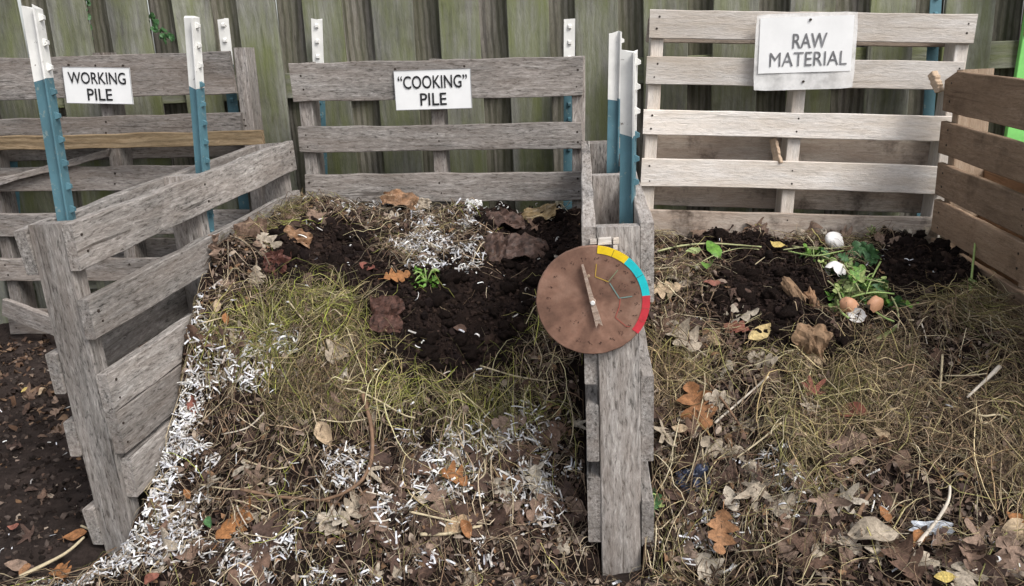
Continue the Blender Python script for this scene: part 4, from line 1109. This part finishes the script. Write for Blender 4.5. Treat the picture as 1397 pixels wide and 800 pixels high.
def stick(pxs, r0, r1, mat, label, lift=(.024, .030), name='twig', cat='twig', sub=5):
    """a stick through photo points, lying on the heap"""
    pts = []
    K = [hit(*p) for p in pxs]
    for i, k_ in enumerate(K):
        k_[2] += lift[0]+(lift[1]-lift[0])*i/max(1, len(K)-1)
    out = []
    for i in range(len(K)-1):
        for j in range(sub):
            t_ = j/sub
            a = K[max(0, i-1)]; b_ = K[i]; c_ = K[i+1]; d_ = K[min(len(K)-1, i+2)]
            out.append(.5*((2*b_)+(c_-a)*t_+(2*a-5*b_+4*c_-d_)*t_**2+(3*b_-a-3*c_+d_)*t_**3))
    out.append(K[-1])
    n = len(out); rr = [(r0+(r1-r0)*i/(n-1)) for i in range(n)]
    return tube(name, out, rr, 6, mat, label, cat)
M['twig'] = plain('brown_twig', (.20, .125, .08), .8, .2, 40, .4, .5, 120); M['straw'] = plain('pale_straw', (.50, .42, .28), .6, .3, 50, .25, .3, 120)
M['stalk'] = plain('greenish_stalk', (.42, .43, .22), .5, .35, 40, .2); M['celery'] = plain('celery_green', (.34, .46, .16), .45, .4, 40, .25); M['bone'] = plain('pale_stick', (.62, .55, .46), .6, .3, 40, .25, .3, 100)
stick([(497, 556), (508, 600), (509, 640), (496, 672), (470, 690), (440, 700)], .0058, .0036, M['twig'], 'thick brown twig curving down across grass and shredded paper', lift=(.036, .03))
stick([(330, 680), (372, 690), (430, 698), (452, 700)], .0045, .003, M['twig'], 'brown twig lying left of the curving twig')
stick([(575, 744), (610, 744), (658, 734)], .0045, .003, M['straw'], 'flat pale straw stalk under the tan leaf', name='straw_stalk', cat='straw')
stick([(560, 712), (600, 722), (655, 736)], .003, .002, M['straw'], 'thin pale straw stalk crossing the tan leaf', name='straw_stalk', cat='straw')
stick([(440, 585), (470, 591), (500, 589)], .002, .0018, M['straw'], 'short pale straw touching the curving twig', name='straw_stalk', cat='straw')
stick([(490, 545), (520, 562), (550, 580), (568, 588)], .0026, .0018, M['straw'], 'long yellow straw crossing the top of the curving twig', name='straw_stalk', cat='straw')
stick([(30, 800), (90, 770), (118, 748)], .005, .003, M['straw'], 'long pale stick lying on the ground past the front post', name='stick', cat='stick')
stick([(113, 729), (130, 738), (148, 748)], .003, .002, M['straw'], 'short straw lying at the foot of the front post', name='straw_stalk', cat='straw')
stick([(975, 590), (1010, 562), (1048, 530)], .0032, .0024, M['bone'], 'straight pale twig crossing a darker twig on the raw material')
stick([(958, 526), (985, 562), (1010, 600)], .0035, .0025, M['twig'], 'darker brown twig crossed by the pale one')
stick([(956, 605), (961, 660), (965, 700)], .0018, .0014, M['straw'], 'thin yellow stalk running past the blue plastic scrap', name='straw_stalk', cat='straw')
stick([(1250, 757), (1275, 728), (1292, 700), (1294, 680)], .0048, .0025, M['bone'], 'thick pale stick lying across the grey plastic scrap', name='stick', cat='stick')
stick([(1168, 722), (1178, 702), (1188, 688)], .0045, .004, M['twig'], 'short tan stub of stick above the broad grey-tan leaf', name='stick', cat='stick')
stick([(1318, 556), (1342, 535), (1362, 518)], .0025, .006, M['bone'], 'pale flared stalk end in the straw grass', name='stick', cat='stick')
stick([(1281, 546), (1283, 522), (1284, 501)], .0025, .003, M['straw'], 'upright pale straw stub in the straw grass', name='straw_stalk', cat='straw')
stick([(1286, 527), (1320, 528), (1345, 527)], .002, .0016, M['straw'], 'level pale straw crossing the upright stub', name='straw_stalk', cat='straw')
stick([(1316, 575), (1340, 584), (1365, 585), (1397, 608)], .003, .002, M['straw'], 'bent pale straw over the grass', name='straw_stalk', cat='straw')
stick([(897, 352), (930, 345), (970, 343), (1005, 346), (1038, 350)], .0032, .0026, M['stalk'], 'long pale green stem lying across the back of the raw material', lift=(.02, .03), name='plant_stem', cat='stem')
stick([(948, 372), (975, 358), (1008, 350), (1035, 353)], .0018, .0014, M['stalk'], 'thin stem running under the long pale stem', lift=(.02, .028), name='plant_stem', cat='stem')
stick([(1068, 350), (1100, 348), (1135, 352)], .002, .0016, M['stalk'], 'thin green stem reaching the upper white eggshell', lift=(.02, .028), name='plant_stem', cat='stem')
stick([(1080, 346), (1120, 352), (1165, 348)], .0016, .0014, M['stalk'], 'thin green stem crossing in front of the upper eggshell', lift=(.024, .03), name='plant_stem', cat='stem')
stick([(1323, 402), (1325, 384), (1327, 362)], .0035, .003, M['celery'], 'upright green stalk stub at the back of the straw grass', lift=(.01, .07), name='plant_stem', cat='stem')
stick([(1197, 470), (1210, 463), (1224, 456)], .006, .0045, M['celery'], 'cut pale green celery stalk below the eggshells', lift=(.012, .02), name='celery_stalk', cat='celery')
stick([(1141, 424), (1147, 438), (1158, 446)], .004, .003, M['celery'], 'curved green stalk hugging the brown eggshell', lift=(.03, .02), name='celery_stalk', cat='celery')
stick([(1030, 372), (1043, 364)], .0015, .001, M['straw'], 'tiny straw on the dark soil of the raw material', name='straw_stalk', cat='straw')
for i in range(46):
    px = rnd.uniform(250, 1390); py = rnd.uniform(420, 795)
    if 780 < px < 900: continue
    a = rnd.uniform(0, math.pi); l = rnd.uniform(18, 55); b_ = rnd.uniform(-8, 8)
    pp = [(px-l*math.cos(a), py-l*.6*math.sin(a)), (px+b_, py+b_), (px+l*math.cos(a), py+l*.6*math.sin(a))]
    if any(770 < q[0] < 910 or q[0] > 1396 or q[1] > 800 for q in pp): continue
    if float(zmask(Z_SOIL, px, py)) > .3: continue
    cw_ = rnd.choice(['pale straw', 'pale straw', 'brown', 'whitish']); mm_ = M[{'pale straw': 'straw', 'brown': 'twig', 'whitish': 'bone'}[cw_]]
    o = stick(pp, rnd.uniform(.0016, .0028), rnd.uniform(.001, .0018), mm_, 'thin %s stalk %s' % (cw_, near_words(hit(px, py))), lift=(rnd.uniform(.008, .02), rnd.uniform(.01, .03)), name='dry_stalk', cat='stalk')
    o['group'] = 'loose stalks on the heaps'

# ------------------------------------------------------------------ crumpled things
def crumple(px, py, sx, sy, mat, label, cat, name, seed, amp=.30, lift=.01, spin=0, fold=0., n=12, pos=None, ragged=.22, arc=0.):
    p = hit(px, py) if pos is None else np.array(pos); r = random.Random(seed)
    V = []; F = []
    for j in range(n+1):
        for i in range(n+1):
            u, v = i/n-.5, j/n-.5
            q = math.hypot(u, v); e = max(abs(u), abs(v)); k_ = (e/q if q > 1e-6 else 1)
            k_ = .5*k_+.5
            rim = 1+ragged*2.2*float(vnoise(3.1*math.cos(math.atan2(v, u))+seed*5, 3.1*math.sin(math.atan2(v, u)), seed+9))*(.3+e)
            x, y = u*sx*k_*rim, v*sy*k_*rim
            z = amp*min(sx, sy)*(float(vnoise(u*4.5+seed*3, v*4.5, seed))*1.3+float(vnoise(u*10+seed, v*10, seed+1))*.8+float(vnoise(u*21+seed, v*21, seed+2))*.35)
            if arc:
                th_ = u*arc; Rr = sx/arc; x = Rr*math.sin(th_)*rim; z = z*.6+Rr*math.cos(th_)-Rr*math.cos(arc*.5)*(arc < 3)
            z += fold*min(sx, sy)*(1-4*u*u)
            V.append((x, y, z))
    for j in range(n):
        for i in range(n):
            a = j*(n+1)+i; F.append((a, a+1, a+n+2)); F.append((a, a+n+2, a+n+1))
    me = mesh_py(name, V, F, smooth=False)
    nn = Vector(normal(np.array([p[0]]), np.array([p[1]]), surf, .03)[0])*.8+Vector((0, -.35, 0)); nn.normalize()
    m4 = Matrix.Translation(Vector(p)+nn*lift) @ Vector((0, 0, 1)).rotation_difference(nn).to_matrix().to_4x4() @ Matrix.Rotation(R(spin), 4, 'Z')
    return tag(link(name, me, mat, m4=m4), label, cat)
M['bag'] = plain('brown_kraft_paper', (.24, .155, .095), .8, .2, 45, .6, .4, 90); M['wilt'] = plain('wilted_leaf_mass', (.095, .058, .046), .6, .35, 50, .8, .4, 60)
M['wilt_or'] = plain('wilted_orange_leaf', (.26, .15, .085), .6, .35, 45, .8, .4, 60); M['wilt_yel'] = plain('wilted_yellow_leaf', (.22, .155, .075), .5, .4, 14, .8, .4, 60)
M['wilt_red'] = plain('wilted_red_leaf', (.11, .045, .035), .6, .3, 60, .8, .4, 60); M['wilt_rb'] = plain('red_brown_leaf', (.085, .042, .032), .7, .25, 90, .9, .6, 150); M['bluep'] = plain('blue_plastic', (.045, .055, .095), .35, .5, 40, .6); M['greyp'] = plain('grey_plastic', (.52, .55, .60), .35, .5, 30, .1)
M['wetpaper'] = plain('wet_white_paper', (.74, .74, .73), .7, .3, 40, .25)
crumple(543, 281, .13, .075, M['wilt_or'], 'crumpled orange-brown wilted leaf at the back of the cooking pile', 'wilted leaf', 'wilted_leaf', 1, .5, .02, arc=1.2)
crumple(575, 284, .07, .045, M['leaf_pale'], 'pale cream wilted leaf next to the crumpled orange one', 'wilted leaf', 'wilted_leaf', 2, .3, .022)
crumple(738, 296, .13, .07, M['wilt_yel'], 'yellowish wilted leaf in the dark back corner of the cooking pile', 'wilted leaf', 'wilted_leaf', 3, .2, .02)
crumple(715, 352, .17, .11, M['wilt'], 'large dark wet leaf mass beside the dial', 'wilted leaf', 'wilted_leaf', 4, .45, .02, arc=1.5)
crumple(675, 345, .09, .10, M['wilt'], 'ribbed brown wilted leaf left of the large dark leaf mass', 'wilted leaf', 'wilted_leaf', 5, .3, .02, 20, arc=2.0)
crumple(690, 310, .13, .08, M['wilt'], 'dull reddish leaf mass under the grey board at the back', 'wilted leaf', 'wilted_leaf', 6, .5, .015, arc=1.3)
crumple(377, 362, .07, .09, M['wilt_red'], 'crumpled dark red leaf in the soil of the cooking pile', 'wilted leaf', 'wilted_leaf', 7, .35, .015)
crumple(528, 432, .085, .10, M['wilt_rb'], 'squarish reddish brown torn leaf on the soil below the orange oak leaf', 'wilted leaf', 'wilted_leaf', 8, .22, .014, arc=.8)
crumple(407, 328, .09, .06, M['wilt_or'], 'curled orange-tan leaf above the dark soil near the divider', 'wilted leaf', 'wilted_leaf', 9, .3, .015)
crumple(335, 322, .13, .09, M['leaf_brown'], 'limp brown leaves draped over the divider board', 'wilted leaf', 'wilted_leaf', 10, .4, .02)
crumple(300, 345, .10, .09, M['leaf_brown'], 'grey-brown limp leaves hanging beside the divider board', 'wilted leaf', 'wilted_leaf', 11, .4, .015)
crumple(1105, 466, .10, .08, M['bag'], 'open curl of brown paper at the edge of the dark soil', 'brown paper', 'brown_paper', 12, .34, .03, 65, arc=2.3, ragged=.4)
leaf(1108, 494, 'maple', .95, 150, 'leaf_tan', 'large tan crinkled leaf below the open curl of brown paper', var=2, lift=.022, tilt=(10, 0))
crumple(1086, 408, .045, .11, M['bag'], 'upright torn brown paper strip in the dark soil', 'brown paper', 'brown_paper', 14, .3, .025, 20, arc=2.6)
crumple(1106, 418, .04, .08, M['wilt_or'], 'narrow curled brown strip beside the upright torn paper', 'brown paper', 'brown_paper', 15, .3, .02, 25, arc=2.8)
crumple(950, 655, .085, .06, M['bluep'], 'crumpled dark blue plastic scrap at the base of the centre divider', 'plastic scrap', 'plastic_scrap', 16, .4, .02)
crumple(1272, 722, .085, .03, M['greyp'], 'smooth pale grey plastic scrap under the thick pale stick', 'plastic scrap', 'plastic_scrap', 17, .15, .015, -10)
crumple(641, 264, .07, .06, M['wetpaper'], 'crumpled printed white paper ball at the back of the cooking pile', 'paper', 'paper_ball', 18, .5, .03)
def shred_clump(px, py, n, rad, label, seed, top=.02):
    p = hit(px, py); r = np.random.default_rng(seed); V = []; F = []
    for i in range(n):
        a = r.random()*2*math.pi; q = rad*math.sqrt(r.random()); c_ = np.array([q*math.cos(a), q*math.sin(a), 0]); X, Y = p[0]+c_[0], p[1]+c_[1]
        c_[2] = float(surf(X, Y))-p[2]+.006+top*r.random()*(1-q/rad)
        d = r.normal(0, 1, 3); d[2] *= .6; d /= np.linalg.norm(d); s = np.cross(d, r.normal(0, 1, 3)); s /= np.linalg.norm(s)
        L = r.uniform(.012, .032); W_ = r.uniform(.003, .005); nn = np.cross(d, s)*r.normal(0, .006)
        b0 = len(V)
        for k_ in range(4):
            t_ = k_/3-.5; cc_ = c_+d*L*t_+nn*(1-4*t_*t_); V += [cc_-s*W_/2, cc_+s*W_/2]
        F += [(b0+2*k_, b0+2*k_+1, b0+2*k_+3, b0+2*k_+2) for k_ in range(3)]
    return tag(link('paper_tuft', mesh_py('paper_tuft', V, F), M['wetpaper'], loc=tuple(p)), label, 'shredded paper')
shred_clump(390, 468, 60, .035, 'round tuft of white shredded paper on the yellow grass', 1)
shred_clump(578, 268, 26, .022, 'small white paper tuft on the board at the back of the cooking pile', 2)
shred_clump(660, 238, 16, .018, 'wisp of white paper lying up against the cooking pallet', 3)
shred_clump(470, 290, 22, .025, 'small tuft of white paper shreds on the litter behind the dark soil', 4)

# ------------------------------------------------------------------ kitchen scraps
def eggshell(px, py, rx, rz, frac, rot, out, inn, label, seed, lift=.012):
    p = hit(px, py); r = random.Random(seed); V = []; F = []; n = 20; m_ = 8
    th_max = math.pi*frac
    root = empty('eggshell', Matrix.Translation(Vector(p)+Vector((0, -.004, lift))) @ Matrix.Rotation(R(rot[2]), 4, 'Z') @ Matrix.Rotation(R(rot[0]), 4, 'X') @ Matrix.Rotation(R(rot[1]), 4, 'Y')); tag(root, label, 'eggshell')
    rim = [r.uniform(.72, 1.12) for _ in range(n)]; ay = r.uniform(.72, .92); dn = [(r.uniform(0, 6.28), r.uniform(.2, th_max), r.uniform(.03, .16)) for _ in range(5)]
    def dent(a, t_):
        return 1-sum(k_*math.exp(-((math.atan2(math.sin(a-q), math.cos(a-q)))**2*math.sin(t_)**2+(t_-w_)**2)/.18) for q, w_, k_ in dn)
    for nm, sc, mt in (('shell', 1.0, out), ('inner_skin', .965, inn)):
        V = [(0, 0, -rz*sc*dent(0, 0))]; F = []
        for j in range(1, m_+1):
            for i in range(n):
                t_ = th_max*j/m_*(rim[i] if j == m_ else 1); a = 2*math.pi*i/n
                k_ = dent(a, t_)*sc; V.append((rx*k_*math.sin(t_)*math.cos(a), ay*rx*k_*math.sin(t_)*math.sin(a), -rz*k_*math.cos(t_)))
        for i in range(n): F.append((0, 1+(i+1) % n, 1+i))
        for j in range(m_-1):
            for i in range(n):
                a = 1+j*n+i; b_ = 1+j*n+(i+1) % n; F.append((a, b_, b_+n, a+n))
        link(nm, mesh_py(nm, V, F, smooth=True), mt, root)
M['eggw'] = plain('white_eggshell', (.82, .80, .78), .5, .35, 30, .05); M['eggb'] = plain('brown_eggshell', (.60, .32, .19), .5, .35, 60, .15); M['eggi'] = plain('eggshell_lining', (.78, .70, .64), .5, .35, 40, .12)
eggshell(1139, 343, .031, .042, .60, (150, 62, 40), M['eggw'], M['eggi'], 'broken white eggshell resting behind the green stems', 1, .032)
eggshell(1137, 388, .033, .041, .58, (150, -50, 20), M['eggw'], M['eggi'], 'white eggshell above the green parsley leaves', 2, .034)
eggshell(1157, 433, .025, .031, .58, (200, 25, -30), M['eggb'], M['eggi'], 'brown eggshell half behind the open pale one', 3, .030)
eggshell(1190, 433, .025, .031, .62, (195, -30, 30), M['eggb'], M['eggi'], 'smooth brown eggshell beside the green celery leaf', 4, .032)
eggshell(1168, 446, .027, .027, .46, (40, 0, 10), M['eggb'], M['eggw'], 'open eggshell showing its white inside below the parsley', 5, .036)
def greens(px, py, n, spread, label, cat, seed, mats, size, stems=5, name='green_leaves', updir=.05):
    p = hit(px, py); r = random.Random(seed); root = empty(name, loc=tuple(p)); tag(root, label, cat)
    for k_ in range(stems):
        a = r.uniform(0, 2*math.pi); e = Vector((math.cos(a)*spread*r.uniform(.5, 1), math.sin(a)*spread*.6, r.uniform(.3, 1)*updir))
        pts = [(e*t_/4)[:] for t_ in range(5)]
        pts = [(x, y, z+.02*math.sin(math.pi*i/4)) for i, (x, y, z) in enumerate(pts)]
        tube('stem', pts, [.0018]*5, 5, M['celery'], parent=root)
    for i in range(n):
        a = r.uniform(0, 2*math.pi); q = spread*math.sqrt(r.random()); x, y = q*math.cos(a), q*math.sin(a)*.75
        z = float(surf(p[0]+x, p[1]+y))-p[2]+.008+r.random()*updir*(1-q/spread)
        o = link('leaf', LEAF['oval' if r.random() < .4 else 'oak'][r.randrange(7)], None, root, loc=(x, y, z))
        o.material_slots[0].link = 'OBJECT'; o.material_slots[0].material = M[r.choice(mats)]
        o.rotation_euler = (R(r.uniform(-20, 70)), R(r.uniform(-40, 40)), R(r.uniform(0, 360))); s = r.uniform(.7, 1.2)*size; o.scale = (s*1.1, s, s)
greens(1172, 404, 95, .072, 'bunch of wilted green parsley leaves above the eggshells', 'parsley', 1, ['leaf_deep_green', 'leaf_pale_green', 'leaf_pale_green', 'leaf_green'], .42, updir=.065)
greens(1148, 372, 34, .05, 'loose wilted leaves strewn between the two white eggshells', 'parsley', 11, ['leaf_deep_green', 'leaf_pale_green', 'leaf_green'], .34, 5, updir=.04)
greens(1185, 362, 12, .036, 'curled dark green leaf beside the upper white eggshell', 'leaf vegetable', 2, ['leaf_deep_green'], .52, 2)
greens(1110, 355, 10, .045, 'scattered green leaf shreds on the thin stems', 'leaf vegetable', 3, ['leaf_deep_green', 'leaf_green'], .40, 3, updir=.03)
greens(1218, 426, 6, .024, 'ragged green celery leaf beside the smooth brown eggshell', 'celery', 4, ['leaf_green', 'leaf_deep_green'], .48, 2)
greens(582, 388, 40, .048, 'small bright green weed with feathery leaves on the cooking pile', 'weed', 5, ['leaf_green'], .17, 7, 'green_weed', .04)
greens(1190, 320, 10, .02, 'tiny yellow-green sprig at the back of the raw material', 'weed', 6, ['leaf_pale_green'], .16, 3, 'green_weed', .04)
greens(1325, 398, 5, .022, 'few green leaves at the foot of the upright stalk stub', 'weed', 7, ['leaf_pale_green', 'leaf_green'], .28, 2, 'green_weed', .03)
greens(882, 700, 9, .035, 'soft green leaves at the base of the centre divider', 'weed', 8, ['leaf_deep_green', 'leaf_pale_green'], .42, 3, 'green_weed', .06)
for i, (p0, p1, p2) in enumerate([((1145, 372), (1160, 395), (1172, 420)), ((1200, 372), (1188, 398), (1180, 425)), ((1120, 362), (1150, 380), (1185, 392)), ((1160, 420), (1190, 418), (1218, 424)), ((1128, 398), (1140, 412), (1146, 430)),
                                  ((1192, 440), (1205, 452), (1218, 462)), ((1215, 420), (1222, 438), (1224, 456)), ((1075, 356), (1110, 366), (1150, 362)), ((1150, 405), (1175, 400), (1205, 408))]):
    stick([p0, p1, p2], rnd.uniform(.0018, .0034), rnd.uniform(.0014, .0024), M[('stalk', 'celery')[i % 2]], '%s stem among greens %s' % (('thin pale', 'short green')[i % 2], near_words(hit(*p1))), lift=(.03, .045), name='plant_stem', cat='stem')['group'] = 'stems among the kitchen greens'
# larger clods in the dark soil
bmc = bmesh.new(); bmesh.ops.create_icosphere(bmc, subdivisions=3, radius=1); CV = np.array([v.co[:] for v in bmc.verts]); CF = np.array([[v.index for v in f_.verts] for f_ in bmc.faces]); bmc.free()
CLODS = []
for k_ in range(5):
    d_ = vnoise(CV[:, 0]*1.6+k_*9, CV[:, 1]*1.6+CV[:, 2]*1.3, 60+k_)*.7+vnoise(CV[:, 0]*4+k_*5, CV[:, 1]*4+CV[:, 2]*3.7, 70+k_)*.35+vnoise(CV[:, 0]*10, CV[:, 1]*10+CV[:, 2]*9, 80+k_)*.16
    CLODS.append(mesh_np('soil_clod', CV*(1+d_)[:, None]*np.array([1, 1, .7]), CF, smooth=True)); CLODS[-1].materials.append(M['heap'])
nc = 0
for _ in range(3000):
    px, py = rnd.uniform(330, 1330), rnd.uniform(285, 520)
    if 770 < px < 900 or float(zmask(Z_SOIL, px, py)) < .7: continue
    p = hit(px, py); r_ = rnd.uniform(.008, .026); nc += 1
    o = link('soil_clod', CLODS[nc % 5], loc=(p[0], p[1], p[2]+r_*.15), rot=(rnd.uniform(-.5, .5), rnd.uniform(-.5, .5), rnd.uniform(0, 6.28))); o.scale = (r_, r_*rnd.uniform(.8, 1.2), r_)
    tag(o, '%s lump of dark soil %s' % ('large' if r_ > .018 else 'small', near_words(p)), 'soil clod', 'lumps of dark soil on the heaps')
    if nc >= 170: break
